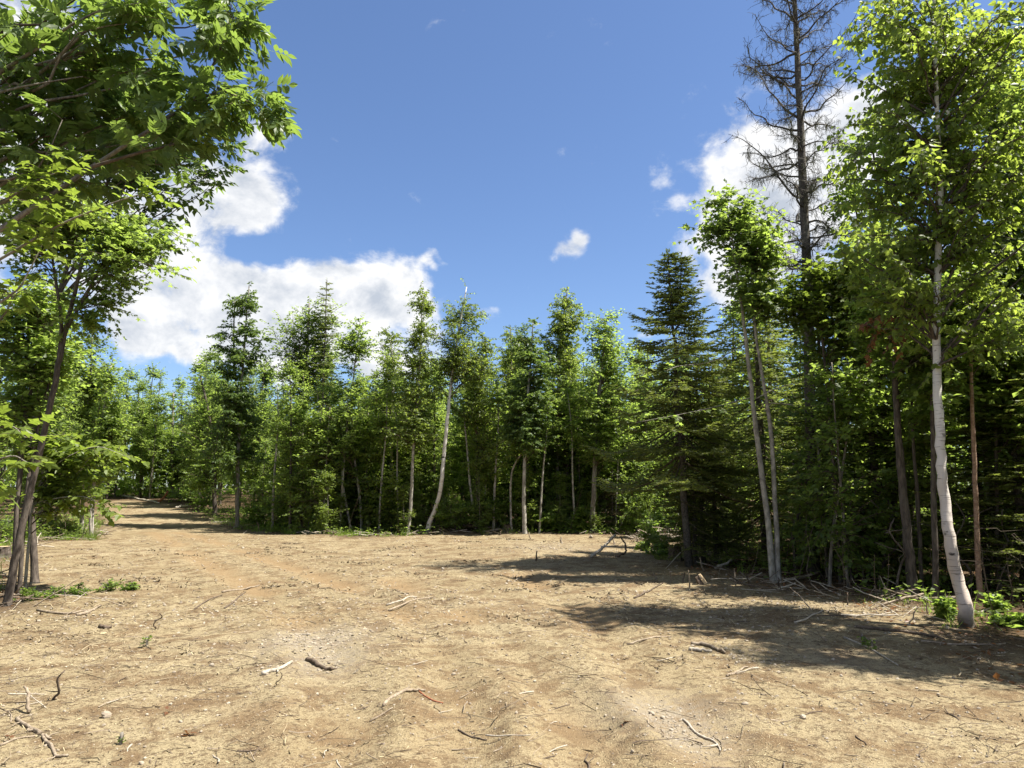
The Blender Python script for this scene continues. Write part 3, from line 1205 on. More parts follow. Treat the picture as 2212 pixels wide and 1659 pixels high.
#PART3
# ------------------------------------------------------------------ the wood: far mass and undergrowth
def wood_points(n, az, r, sdmin=.6, ok=None):
    out = []
    while len(out) < n:
        a = RNG.uniform(math.radians(az[0]), math.radians(az[1]), 4000)
        rr = np.sqrt(RNG.uniform(r[0] ** 2, r[1] ** 2, 4000))
        x, y = rr * np.sin(a), rr * np.cos(a)
        s = clear_sd(x, y)
        keep = s > sdmin
        if ok is not None:
            keep &= ok(x, y, s)
        out += list(zip(x[keep], y[keep]))
    return np.array(out[:n])


wm = MB()
for (az_, r_, n_, hmax, size_) in (((-62, -15), (54, 70), 24000, 6.8, .46), ((-20, 20), (42, 60), 22000, 6.2, .40), ((14, 75), (27, 44), 20000, 6.5, .34),
                                   ((-80, -36), (30, 46), 12000, 6.5, .34)):
    p = wood_points(n_ // 12, az_, r_)
    p = np.repeat(p, 12, 0)
    z = hmax * (.02 + .98 * RNG.random(n_ // 12)) * (.75 + .25 * vnoise(p[::12, 0] / 2.5, p[::12, 1] / 2.5, 4))
    z = np.repeat(z, 12) + RNG.normal(0, .35, len(p))
    p = p + RNG.normal(0, .45, p.shape)
    P = np.stack([p[:, 0], p[:, 1], ground_z_base(p[:, 0], p[:, 1]) + np.maximum(z, .1)], 1)
    k = len(P)
    place(wm, P, RNG.normal(0, 1, (k, 3)) + np.array([0, 0, -.3]), RNG.normal(0, .7, (k, 3)) + np.array([0, 0, 1]), size_ * RNG.uniform(.6, 1.3, k), LEAF_FAR, 0,
          np.repeat(RNG.uniform(.1, .8, k // 12), 12) + RNG.normal(0, .1, k))
    q = wood_points(n_ // 250, az_, r_)
    for x, y in q:
        h = RNG.uniform(4, 7)
        z0 = float(ground_z_base(x, y))
        tube(wm, [(x, y, z0 - .1), (x + RNG.normal(0, .2), y, z0 + h * .5), (x + RNG.normal(0, .4), y, z0 + h)], [.08, .06, .02], 5, 1, .5, 0, False)
tag(wm.build('woods', [M_MAPLE, M_BARK_DARK]), 'dense green wood closing the view far behind the edge trees', kind='stuff')

# low green plants on the forest floor along the edges
um = MB()
p = np.concatenate([wood_points(1000, (-40, 20), (22, 40), -.1, lambda x, y, s: (s < 4.5)), wood_points(230, (14, 56), (10, 26), .4, lambda x, y, s: s < 5),
                    wood_points(220, (-60, -26), (9, 34), .25, lambda x, y, s: s < 4)])
k = 16
q = np.repeat(p, k, 0) + RNG.normal(0, .16, (len(p) * k, 2))
z = ground_z_base(q[:, 0], q[:, 1]) + np.abs(RNG.normal(.06, .12, len(q))) + .02
P = np.stack([q[:, 0], q[:, 1], z], 1)
place(um, P, RNG.normal(0, 1, (len(P), 3)) * np.array([1, 1, .25]), RNG.normal(0, .35, (len(P), 3)) + np.array([0, 0, 1]), RNG.uniform(.05, .13, len(P)), LEAF_FAR, 0,
      np.repeat(RNG.uniform(.3, 1, len(p)), k))
tag(um.build('ground_plants', [M_SHRUB]), 'low green plants on the forest floor beside the clearing', kind='stuff')

gm_ = MB()
p = np.concatenate([wood_points(900, (-34, 17), (22, 36), -.25, lambda x, y, s: (s < 1.6)), wood_points(160, (14, 60), (9.5, 24), .1, lambda x, y, s: s < 2.5),
                    wood_points(420, (-60, -26), (8, 34), -.2, lambda x, y, s: s < 2.0)])
k = 14
p = p[vnoise(p[:, 0] / 1.7, p[:, 1] / 1.7, 91) > .42]
q = np.repeat(p, k, 0) + RNG.normal(0, .07, (len(p) * k, 2))
P = np.stack([q[:, 0], q[:, 1], ground_z_base(q[:, 0], q[:, 1])], 1)
A = RNG.normal(0, .45, (len(P), 3)) + np.array([0, 0, 1.0])
place(gm_, P, A, RNG.normal(0, 1, (len(P), 3)) * np.array([1, 1, .2]), np.repeat(RNG.uniform(.10, .34, len(p)), k) * RNG.uniform(.6, 1.2, len(P)), BLADE, 0, np.repeat(RNG.uniform(.2, 1, len(p)), k))
tag(gm_.build('grass', [M_SHRUB]), 'tufts of green grass along the foot of the trees', kind='stuff')

sl_ = MB()
p = np.concatenate([wood_points(420, (-34, 17), (22, 34), -.5, lambda x, y, s: s < .9), wood_points(300, (14, 50), (9.8, 24), -.5, lambda x, y, s: s < 1.2), wood_points(200, (-60, -26), (8, 34), -.4, lambda x, y, s: s < .9)])
p = p[vnoise(p[:, 0] / 1.3, p[:, 1] / 1.3, 95) > .33]
for x, y in p:
    b0 = np.array([x, y, float(ground_z_base(x, y)) + RNG.uniform(.01, .12)])
    d = unit(RNG.normal(0, 1, 3) * np.array([1, 1, .28]))
    ln = RNG.uniform(.2, 1.0)
    r = RNG.uniform(.004, .014)
    tube(sl_, wobble_path(b0 - d * ln * .5, b0 + d * ln * .5, 5, .035), [r, r, r * .9, r * .8, r * .5], 4, int(RNG.integers(0, 3)), .5, 0, False)
tag(sl_.build('slash', [M_STICK, M_STICK_DARK, M_STICK_PALE]), 'slash of broken sticks along the edge of the clearing', kind='stuff')

# bare dead stems and lower twigs under the trees
bm_ = MB()
p = np.concatenate([wood_points(330, (12, 50), (9, 26), .35, lambda x, y, s: s < 8), wood_points(230, (-36, 18), (25, 36), .3, lambda x, y, s: s < 6),
                    wood_points(110, (-60, -28), (10, 30), .4, lambda x, y, s: s < 6)])
for x, y in p:
    z0 = float(ground_z_base(x, y))
    h = RNG.uniform(.4, 1.0 + 1.3 * RNG.random())
    l = RNG.normal(0, .28, 2) * h
    b0 = np.array([x, y, z0 - .03])
    e = b0 + np.array([l[0], l[1], h])
    Q = wobble_path(b0, e, 5, .025)
    r = RNG.uniform(.004, .012)
    mi = int(RNG.random() < .15)
    tube(bm_, Q, np.linspace(r, r * .4, 5), 3, mi, .5, 0, False)
    for j in range(RNG.integers(1, 5)):
        s = Q[RNG.integers(1, 5)]
        d = unit(RNG.normal(0, 1, 3) * np.array([1, 1, .5]) + np.array([0, 0, .1]))
        tube(bm_, wobble_path(s, s + d * RNG.uniform(.2, .7), 4, .08), np.linspace(r * .5, .002, 4), 3, mi, .5, 0, False)
tag(bm_.build('dead_undergrowth', [M_TWIG, M_STICK]), 'tangle of bare dead stems under the trees', kind='stuff')

# ------------------------------------------------------------------ trees that fill the wood behind the edge: a few kinds, copied
def grown(name, kind, h, seed_blobs, n_br, bark, leaf, r=.07, cr=1.5, z0=.26, **kw):
    t = Tree(name, (0, 0, 0))
    lean = RNG.normal(0, .04 * h, 2)
    t.trunk([(0, 0, -.15), (lean[0] * .3, lean[1] * .3, h * .4), (lean[0] * .8, lean[1] * .6, h * .75), (lean[0], lean[1], h * .98)], [r, r * .8, r * .5, .012])
    bl = []
    for i in range(seed_blobs):
        f = i / (seed_blobs - 1)
        zz = h * (z0 + (.94 - z0) * f)
        rr = cr * (1 - .72 * f ** 1.6) * RNG.uniform(.75, 1.1)
        c = np.array([lean[0] * f, lean[1] * f, zz]) + np.append(RNG.normal(0, .25, 2) * cr * (1 - f), 0)
        bl.append((c, (rr, rr, h * .09)))
    t.fill(bl, n_br, SPEC[kind], .6)
    return t.finish(SPEC[kind], bark, leaf, None, None, None, sides=7, **kw)


KINDS = {
    'maple': [grown('maple_tree', 'maple', 8.6, 8, 84, M_BARK_GREY, M_MAPLE), grown('maple_tree', 'maple', 7.6, 7, 76, M_BARK_DARK, M_MAPLE, cr=1.3)],
    'ash': [grown('ash_tree', 'ash', 9.0, 8, 78, M_BARK_GREY, M_ASH, cr=1.25)],
    'birch': [grown('birch_tree', 'birch', 9.2, 8, 84, M_BIRCH_BARK_FAR, M_BIRCH, cr=1.2, z0=.32)],
    'young': [grown('young_maple', 'maple', 4.2, 4, 34, M_BARK_GREY, M_MAPLE, r=.03, cr=1.25, z0=.12), grown('young_maple', 'maple', 3.4, 4, 30, M_BARK_GREY, M_MAPLE_YOUNG, r=.025, cr=1.1, z0=.10)],
    'fir': [conifer('fir_tree', (0, 0, 0), 7.2, 1.35, .9, None, None, .08, step=.26, needle=.085, cat=None, tw=.8),
            conifer('fir_tree', (0, 0, 0), 5.4, 1.2, .5, None, None, .06, step=.25, needle=.085, cat=None, tw=.8)],
}
for v in KINDS.values():
    for r in v:
        r['used'] = 0


def use_kind(kind, loc, s, label, group, cat='tree', i=None):
    v = KINDS[kind]
    r = v[RNG.integers(0, len(v)) if i is None else i]
    rz = RNG.random() * 6.28
    loc = (loc[0], loc[1], gz(loc[0], loc[1]))
    if label and '@' in label:
        label = label.replace('@', near_what(loc))
    if not r['used']:
        r['used'] = 1
        r.location, r.rotation_euler, r.scale = loc, (0, 0, rz), (s, s, s)
        o = r
    else:
        o = copy_tree(r, loc, rz, s)
    return tag(o, label, cat, group)


PLACES = [(150, 'beyond the leaning maple on the left'), (290, 'by the yellowish tree at the track end'), (375, 'by the green tree beyond the track bend'), (460, 'by the low broad tree at the track'), (520, 'by the two-topped ash'),
          (655, 'by the widest maple'), (775, 'by the slim crooked maple'), (850, 'by the straight pale birch'), (900, 'by the dark-topped birch'), (955, 'by the S-shaped white birch'), (1032, 'by the thin brown birch'),
          (1103, 'by the forked pale sapling'), (1150, 'by the pale-trunked ash'), (1215, 'by the tallest birch'), (1300, 'by the bright full maple'), (1400, 'left of the two-topped spruce'), (1490, 'behind the spruce row'),
          (1600, 'left of the twin-stemmed maple'), (1670, 'behind the twin-stemmed maple'), (1755, 'behind the lichened dead spruce'), (1850, 'between dead spruce and leaning trunk'), (1950, 'behind the thick leaning trunk'),
          (2040, 'behind the white birch'), (2120, 'behind the salmon-barked birch'), (2200, 'at the right edge')]


def near_what(loc):
    x = project(loc)[0]
    return min(PLACES, key=lambda q: abs(q[0] - x))[1]


FILL = [('maple', 'slim maple crowded in the wood, seen @', 'maples in the wood behind the far treeline', (-34, 17), (29, 41), 44, (.72, 1.0)),
        ('maple', 'middling maple just behind the front row, @', 'maples just behind the front row at the far edge', (-24, 12), (27.0, 29.6), 18, (.68, .92)),
        ('ash', 'ash crowded in the wood, seen @', 'ashes in the wood behind the far treeline', (-34, 17), (29, 40), 9, (.72, .95)),
        ('birch', 'birch crowded in the wood, seen @', 'birches in the wood behind the far treeline', (-30, 17), (29, 38), 10, (.75, .95)),
        ('fir', 'dark fir crowded in the wood, seen @', 'firs in the wood behind the far treeline', (-32, 17), (31, 40), 4, (.7, 1.0)),
        ('young', 'young maple in the shade, seen @', 'young maples under the far treeline', (-25, 15), (26.8, 33), 30, (.75, 1.15)),
        ('young', 'leafy young maple at the far edge, @', 'young maples between the trunks at the far edge', (-22, 11), (26.6, 29), 16, (.9, 1.4)),
        ('young', 'small sunlit maple sapling at the sand edge, @', 'small maple saplings at the far sand edge', (-23, 12), (25.0, 27.2), 14, (.35, .65)),
        ('maple', 'distant maple in the dense wood, seen @', 'maples around the far end of the track', (-33, -22), (40, 54), 22, (.9, 1.15)),
        ('fir', 'dark fir deep in the shade, @', 'firs deep in the wood on the right', (16, 52), (16.5, 27), 9, (.8, 1.25)),
        ('maple', 'maple deep in the shade, @', 'maples deep in the wood on the right', (17, 55), (14.5, 28), 15, (.75, 1.05)),
        ('birch', 'birch deep in the shade, @', 'birches deep in the wood on the right', (20, 50), (17, 27), 6, (.9, 1.1)),
        ('young', 'young maple low in the shade, @', 'young maples in the wood on the right', (16, 50), (13, 26), 20, (.7, 1.1)),
        ('maple', 'maple standing deep in the wood on the left', 'maples deep in the wood on the left', (-60, -31), (14, 34), 18, (.8, 1.05)),
        ('fir', 'dark fir standing deep in the wood on the left', 'firs deep in the wood on the left', (-58, -30), (15, 34), 9, (.8, 1.15)),
        ('young', 'young maple beside the wood edge on the left', 'young maples in the wood on the left', (-52, -29), (12, 32), 18, (.7, 1.1))]
SPACED = []
for kind, label, group, az_, r_, n_, sc in FILL:
    made = 0
    for x, y in wood_points(900, az_, r_, .5 if 'at the far edge, @' in label or 'front row' in label else .15 if 'sand edge' in label else 1.3):
        if made >= n_:
            break
        if all((x - a) ** 2 + (y - b) ** 2 > (.35 if 'at the far edge, @' in label or 'sand edge' in label else .8 if kind == 'young' else 1.5) for a, b in SPACED):
            SPACED.append((x, y))
            use_kind(kind, (x, y), RNG.uniform(*sc), label, group)
            made += 1
# trees just outside the picture: they shade the near ground
for kind, x, y, s, label in (('maple', 9.6, 6.6, .95, 'maple at the edge of the clearing beyond the white birch'), ('birch', 8.2, 7.4, .85, 'birch just behind the white birch beside the clearing'),
                             ('maple', 6.9, 7.3, .95, 'maple in line with the white birch, just outside the picture'), ('birch', 6.6, 6.0, 1.0, 'birch beside the near end of the clearing, just outside the sand on the right'),
                             ('birch', 8.7, 13.0, 1.2, 'tall birch behind the salmon-barked birch'), ('maple', 8.3, 15.0, 1.25, 'tall maple behind the white birch crown'), ('birch', 9.6, 12.2, 1.15, 'tall birch at the right edge behind the leafy maple'), ('maple', 12, 3.0, 1.0, 'maple beside the near end of the clearing on the right'), ('fir', 11.2, 9.5, 1.0, 'fir behind the white birch at the right edge'),
                             ('maple', -11.5, 5.0, 1.0, 'maple beside the near end of the clearing on the left'), ('maple', -12.5, 9.5, 1.0, 'maple behind the dark leaning trunk at the left edge')):
    use_kind(kind, (x, y), s, label, 'trees just beside the clearing')

# ------------------------------------------------------------------ far edge of the clearing, tree by tree
EDGE = 'trees along the far edge of the clearing'
B_ = dict(sides=8)
traced_tree('maple_tree', 'yellowish round-topped tree far down at the end of the dirt track', 'maple', [[(300, 1072, 6), (298, 950, 5), (300, 835, 3)]],
            [(298, 845, 51, 35), (285, 910, 73, 60), (330, 960, 73, 66), (280, 1000, 61, 55)], 60, M_BARK_GREY, M_MAPLE, EDGE, column=975, Y=50, s=.15, L=.6)
traced_tree('maple_tree', 'green tree far down the track, between the yellowish one and the tall ash', 'maple', [[(372, 1078, 6), (372, 950, 5), (375, 850, 3)]],
            [(375, 860, 48, 38), (355, 930, 73, 66), (395, 1000, 67, 66), (345, 1020, 61, 44)], 60, M_BARK_GREY, M_MAPLE, EDGE, column=975, Y=46, s=.15, L=.6)
traced_tree('maple_tree', 'low broad tree whose shadow falls over the dirt track', 'maple', [[(464, 1117, 10), (462, 1000, 8), (452, 900, 6), (432, 810, 3)]],
            [(430, 820, 34, 38), (455, 890, 58, 55), (415, 930, 54, 66), (455, 990, 61, 55), (420, 1040, 48, 33)], 72, M_BARK_DARK, M_MAPLE, EDGE, column=975)
traced_tree('ash_tree', 'tall narrow ash with two pointed tops, beside the dirt track', 'ash',
            [[(512, 1140, 9), (514, 1000, 8), (520, 850, 6), (530, 720, 4), (538, 618, 2)], [(516, 900, 5), (505, 760, 4), (507, 650, 2)]],
            [(538, 645, 19, 37), (508, 665, 17, 28), (487, 715, 24, 37), (555, 705, 24, 37), (520, 770, 63, 49), (515, 840, 70, 55), (512, 920, 75, 60), (500, 1000, 67, 55)],
            88, M_BARK_GREY, M_ASH, EDGE, column=975)
traced_tree('maple_tree', 'widest maple of the far treeline, layered dark crown on two grey stems', 'maple',
            [[(648, 1140, 11), (652, 1050, 10), (655, 950, 9), (659, 860, 8), (663, 760, 6), (668, 655, 3)], [(640, 1143, 6), (640, 1050, 6), (650, 930, 6), (655, 840, 4)]],
            [(668, 665, 31, 30), (640, 715, 54, 46), (703, 715, 46, 49), (592, 705, 29, 41), (612, 770, 54, 38), (670, 790, 97, 46), (733, 690, 14, 37), (720, 780, 36, 44), (650, 850, 73, 24)],
            125, M_BARK_GREY, M_MAPLE, EDGE)
b = at(686, 1120, 28.6)
b[2] = gz(b[0], b[1])
conifer('spruce_tree', b, at(686, 600, 28.6)[2] - b[2], .85, 3.2, 'thin dark spruce tip poking out above the widest maple', EDGE, .08, step=.27, per=5, sparse=.8, tw=.8)
traced_tree('maple_tree', 'slim crooked pale-stemmed maple with a narrow pointed top, left of the paired birches', 'maple',
            [[(781, 1151, 6), (778, 1080, 6), (766, 990, 5), (757, 900, 4), (765, 800, 3), (779, 688, 2)]],
            [(779, 710, 17, 30), (758, 760, 41, 37), (790, 750, 21, 26), (742, 835, 67, 44), (765, 910, 79, 49), (720, 980, 67, 49)], 72, M_BARK_PALE, M_MAPLE, EDGE, column=975)
traced_tree('birch_tree', 'birch with a straight pale trunk just left of the dark-topped birch', 'birch',
            [[(843, 1126, 9), (845, 1000, 8), (847, 900, 7), (850, 800, 5), (842, 725, 2)]],
            [(840, 735, 26, 28), (855, 790, 51, 44), (830, 850, 61, 55), (860, 910, 54, 44)], 80, M_BIRCH_BARK_FAR, M_BIRCH, EDGE, Y=27.4, s=.085)
traced_tree('birch_tree', 'dark-topped birch with a spire of leaves, beside the crooked white birch', 'birch',
            [[(881, 1156, 8), (888, 1080, 7), (892, 980, 6), (900, 880, 5), (908, 760, 4), (913, 640, 2)]],
            [(912, 655, 17, 30), (905, 705, 34, 39), (900, 770, 46, 49), (893, 850, 61, 55), (885, 930, 54, 49)], 92, M_BARK_PALE, M_BIRCH, EDGE, column=975, s=.085)
traced_tree('birch_tree', 'white birch with an S-shaped trunk curving up from the far edge of the sand', 'birch',
            [[(922, 1154, 14), (929, 1127, 10), (945, 1085, 9), (955, 1030, 9), (960, 970, 8), (967, 900, 8), (974, 830, 7), (983, 765, 5), (995, 690, 4), (1008, 620, 2)]],
            [(1009, 640, 17, 26), (988, 675, 34, 35), (1028, 690, 26, 37), (958, 700, 21, 28), (992, 745, 67, 41), (948, 785, 31, 44), (1030, 790, 41, 50)], 84, M_BIRCH_BARK_FAR, M_BIRCH, EDGE, s=.08)
traced_tree('birch_tree', 'birch with a thin brown trunk right of the S-shaped white birch', 'birch',
            [[(1034, 1145, 7), (1031, 1050, 6), (1030, 950, 6), (1032, 850, 4), (1048, 735, 2)]],
            [(1050, 748, 31, 33), (1040, 815, 58, 55), (1035, 900, 70, 55), (1060, 980, 61, 49)], 84, M_BARK_DARK, M_BIRCH, EDGE, column=975, s=.085)
traced_tree('birch_tree', 'small bluish-green birch top between the white birch and the tall poplar-like birch', 'birch',
            [[(1101, 1140, 6), (1098, 950, 5), (1104, 800, 4), (1103, 708, 2)]],
            [(1104, 722, 21, 26), (1100, 785, 39, 50), (1095, 860, 51, 50)], 60, M_BARK_GREY, M_BIRCH, EDGE, Y=29.2, s=.09)
traced_tree('ash_tree', 'ash with a pale straight trunk and drooping leaves, left of the tallest birch', 'ash',
            [[(1134, 1153, 10), (1132, 1050, 8), (1135, 950, 7), (1140, 850, 5), (1148, 760, 4), (1151, 695, 2)]],
            [(1150, 710, 24, 22), (1140, 755, 31, 41), (1163, 800, 41, 49), (1130, 870, 48, 44), (1165, 900, 48, 55)], 66, M_BARK_PALE, M_ASH, EDGE, column=975)
traced_tree('birch_tree', 'tallest birch of the far treeline, dense dark top swept to the right', 'birch',
            [[(1204, 1148, 9), (1205, 950, 8), (1207, 800, 6), (1215, 700, 4), (1226, 622, 2)]],
            [(1226, 642, 31, 24), (1208, 690, 46, 39), (1240, 700, 24, 46), (1198, 755, 63, 50), (1225, 780, 48, 55), (1205, 850, 67, 55)], 118, M_BARK_GREY, M_BIRCH, EDGE, column=975, Y=27.4, s=.09)
traced_tree('maple_tree', 'bright green full-crowned maple at the right end of the far treeline', 'maple',
            [[(1279, 1152, 12), (1283, 1060, 10), (1286, 970, 9), (1291, 900, 7), (1300, 800, 5), (1309, 695, 3)]],
            [(1311, 700, 34, 26), (1290, 745, 51, 46), (1345, 738, 36, 39), (1312, 815, 87, 57), (1300, 895, 95, 50), (1350, 860, 51, 61), (1280, 960, 73, 33)], 118, M_BARK_GREY, M_MAPLE, EDGE, column=975, tint=(.4, 1.0))
traced_tree('maple_tree', 'low maple showing between the bright maple and the two-topped spruce', 'maple',
            [[(1402, 1142, 8), (1400, 950, 7), (1398, 750, 2)]],
            [(1397, 762, 21, 28), (1390, 830, 43, 55), (1402, 930, 58, 77), (1380, 1030, 61, 44)], 74, M_BARK_GREY, M_MAPLE, EDGE, column=975, Y=28)
b = ground(1340, 1149)
conifer('dead_spruce', b, at(1336, 1022, b[1])[2] - b[2], 1.15, .85, 'small dying spruce with rusty drooping boughs at the right of the far edge', 'small spruces', .055, step=.16, per=5, sparse=.62,
        leaf=M_NEEDLE_OLD, droop=.45, bark=M_BARK_GREY, dead_low=True)
for name, lab, tr, bl, n in (('sapling', 'thin pale sapling forking to the right between the ash and the brown birch', [[(1105, 1149, 5), (1103, 1075, 5), (1106, 1020, 4), (1123, 985, 4), (1150, 957, 2)]], [(1150, 950, 25, 20), (1110, 960, 30, 30)], 8),
                             ('sapling', 'thin pale leaning sapling just right of the S-shaped birch', [[(1028, 1143, 5), (1017, 1060, 5), (1009, 970, 4), (1003, 905, 3)]], [(1003, 890, 30, 30)], 8),
                             ('sapling', 'thin pale sapling in front of the widest maple', [[(762, 1100, 5), (740, 1040, 5), (742, 960, 4)]], [(745, 940, 40, 35)], 9),
                             ('sapling', 'thin grey sapling between the two-topped ash and the widest maple', [[(588, 1146, 6), (592, 1036, 5), (600, 926, 4), (600, 836, 2)]], [(600, 846, 34, 34), (596, 916, 30, 24)], 9),
                             ('sapling', 'thin pale stem leaning left, right of the widest maple', [[(700, 1152, 5), (695, 1042, 4), (694, 932, 3), (685, 842, 2)]], [(685, 852, 34, 34), (690, 922, 30, 24)], 9),
                             ('sapling', 'thin pale stem close to the slim crooked maple, on its left', [[(735, 1152, 6), (740, 1042, 5), (749, 932, 4), (750, 842, 2)]], [(750, 852, 34, 34), (745, 922, 30, 24)], 9),
                             ('sapling', 'thin pale stem between the slim crooked maple and the straight pale birch', [[(818, 1154, 5), (824, 1044, 4), (834, 934, 3), (836, 844, 2)]], [(836, 854, 34, 34), (830, 924, 30, 24)], 9),
                             ('sapling', 'thin pale stem between the straight pale birch and the dark-topped birch', [[(862, 1153, 5), (858, 1043, 4), (858, 933, 3), (850, 843, 2)]], [(850, 853, 34, 34), (854, 923, 30, 24)], 9),
                             ('sapling', 'thin grey stem right of the brown birch, in front of shade', [[(1066, 1148, 6), (1069, 1038, 5), (1076, 928, 4), (1075, 838, 2)]], [(1075, 848, 34, 34), (1072, 918, 30, 24)], 9),
                             ('sapling', 'thin stem leaning right beside the pale-trunked ash', [[(1165, 1152, 5), (1171, 1042, 4), (1181, 932, 3), (1183, 842, 2)]], [(1183, 852, 34, 34), (1177, 922, 30, 24)], 9),
                             ('sapling', 'thin pale stem leaning left before the bright full maple', [[(1243, 1151, 5), (1237, 1041, 4), (1235, 931, 3), (1225, 841, 2)]], [(1225, 851, 34, 34), (1231, 921, 30, 24)], 9),
                             ('sapling', 'thin stem between the bright maple and the dying spruce', [[(1330, 1150, 4), (1333, 1040, 3), (1340, 930, 2), (1339, 840, 2)]], [(1339, 850, 34, 34), (1336, 920, 30, 24)], 9),
                             ('sapling', 'short pale sapling with few leaves near the brown birch', [[(1050, 1143, 4), (1048, 1080, 4), (1050, 1020, 3)]], [(1050, 1010, 25, 25)], 6)):
    traced_tree(name, lab, 'maple', tr, bl, n, M_BARK_PALE, M_MAPLE, 'thin saplings along the far edge', Y=None if tr[0][0][1] > 1135 else 26.3)
upright_stick('pale broken-off trunk standing bare beside the dying spruce', 1376, 1148, 1376, 1096, 7, M_STICK_PALE, 'broken_trunk', 'dead trunk', None, bend=.01)

# bushes along the far edge
for (px, py, w, h, lab) in ((848, 1152, 1.3, 1.0, 'yellow-green bush at the sand edge left of the S-shaped birch'), (985, 1146, 1.3, 1.1, 'leafy bush behind the foot of the S-shaped birch'),
                            (610, 1143, 1.5, 1.3, 'green bush at the foot of the widest maple'), (700, 1150, 1.5, 1.4, 'bush right of the widest maple at the sand edge'),
                            (1075, 1143, 1.2, 1.2, 'bush between the thin pale saplings'), (1170, 1150, 1.1, .7, 'low bright bush right of the pale-trunked ash'),
                            (1240, 1150, 1.2, .8, 'low bush left of the bright maple trunk'), (1310, 1148, .8, .5, 'small bush beside the bright maple trunk'),
                            (555, 1140, 1.4, 1.2, 'bush beside the tall ash trunk'), (440, 1102, 1.8, 1.3, 'bush in the shade at the bend of the track'), (395, 1084, 2.2, 1.0, 'low bush behind the pale log by the track'),
                            (330, 1076, 2.4, 1.1, 'bush behind the fallen pale trunk at the track end'), (262, 1072, 2.4, 1.0, 'light green bush at the very end of the track'),
                            (1430, 1165, 1.3, .9, 'bush behind the brush heap')):
    bush('bush', ground(px, py), w, h, SPEC['maple'], M_SHRUB, lab, 'bushes along the edge of the clearing', 6, 16, .12)

# ------------------------------------------------------------------ left side
LEFT = 'trees along the left side of the clearing'
traced_tree('maple_tree', 'pale-stemmed maple behind the left-hand trunks, in the wood', 'maple', [[(109, 1146, 9), (108, 1050, 8), (112, 900, 7), (118, 750, 4), (125, 640, 2)]],
            [(125, 660, 50, 50), (120, 740, 70, 60), (110, 840, 75, 60), (130, 930, 70, 50)], 80, M_BARK_PALE, M_MAPLE, LEFT, column=1060, s=.12)
traced_tree('maple_tree', 'yellow-green maple with a pale stem, nearest the track on the left', 'maple', [[(175, 1150, 8), (180, 1050, 7), (183, 950, 6), (195, 820, 4), (200, 690, 2)]],
            [(195, 720, 36, 40), (215, 770, 42, 40), (190, 830, 62, 50), (225, 870, 45, 50), (195, 940, 62, 42)], 92, M_BARK_PALE, M_MAPLE_YOUNG, LEFT, column=1060, tint=(.1, .7), s=.12)
traced_tree('maple_tree', 'maple with a forked thin pale stem, rightmost on the left of the track', 'maple',
            [[(194, 1162, 6), (198, 1080, 6), (208, 1000, 5), (225, 880, 4), (240, 790, 2)], [(200, 1160, 4), (202, 1090, 4), (206, 1020, 4)]],
            [(240, 800, 26, 30), (235, 860, 40, 45), (215, 930, 50, 40), (245, 930, 26, 30)], 60, M_BARK_PALE, M_MAPLE, LEFT, column=1060, tint=(.4, 1.0), s=.11)
traced_tree('maple_tree', 'dark-barked maple leaning right, foremost trunk at the left edge', 'maple',
            [[(13, 1308, 17), (40, 1168, 14), (67, 1057, 13), (98, 923, 12), (129, 777, 11), (142, 714, 10), (169, 603, 8), (186, 530, 5), (215, 440, 2)],
             [(128, 780, 9), (132, 690, 7), (118, 590, 6), (105, 510, 3)], [(143, 712, 7), (185, 640, 6), (212, 585, 5), (250, 520, 2)]],
            [(20, 500, 60, 50), (60, 420, 70, 40), (230, 540, 50, 40), (300, 500, 50, 36), (345, 540, 36, 26), (130, 520, 60, 45), (190, 480, 60, 40), (250, 620, 36, 24), (200, 700, 40, 26), (60, 600, 60, 50), (110, 440, 70, 50)],
            84, M_BARK_DARK, M_MAPLE, LEFT, t=LEAF_MAPLE, s=.088, leaf_parts=200, branch_parts=8,
            limbs=[(.016, (212, 585, 0), (262, 600, -.2), (285, 585, -.3)), (.016, (180, 560, 0), (260, 555, -.3), (330, 575, -.4), (366, 585, -.5)), (.02, (185, 520, 0), (270, 470, .2), (330, 480, .3), (385, 510, .4))])
traced_tree('maple_tree', 'slender dark trunk standing close behind the foremost leaning one on the left', 'maple',
            [[(30, 1262, 12), (38, 1100, 11), (48, 960, 10), (62, 860, 10), (90, 740, 7), (100, 640, 4)], [(44, 1258, 9), (56, 1080, 8), (75, 960, 7), (105, 830, 5)]],
            [(90, 650, 60, 50), (40, 720, 60, 60), (70, 830, 60, 50), (20, 900, 50, 60), (120, 760, 40, 40)], 62, M_BARK_DARK, M_MAPLE, LEFT, Y=11.6, s=.11)
traced_tree('ash_tree', 'ash behind the leaning maple, its dark drooping leaves hanging against the cloud', 'ash',
            [[(78, 1238, 15), (66, 1000, 13), (90, 800, 11), (150, 560, 9), (230, 400, 6), (310, 230, 3)]],
            [(485, 300, 42, 60), (500, 205, 30, 50), (450, 385, 30, 34), (400, 300, 70, 70), (300, 300, 90, 80), (372, 520, 22, 30), (230, 180, 110, 90), (420, 180, 80, 80), (120, 300, 90, 90), (50, 420, 80, 60)],
            78, M_BARK_DARK, M_ASH, LEFT, Y=12.8, s=.15, branch_parts=6, tint=(.0, .55))
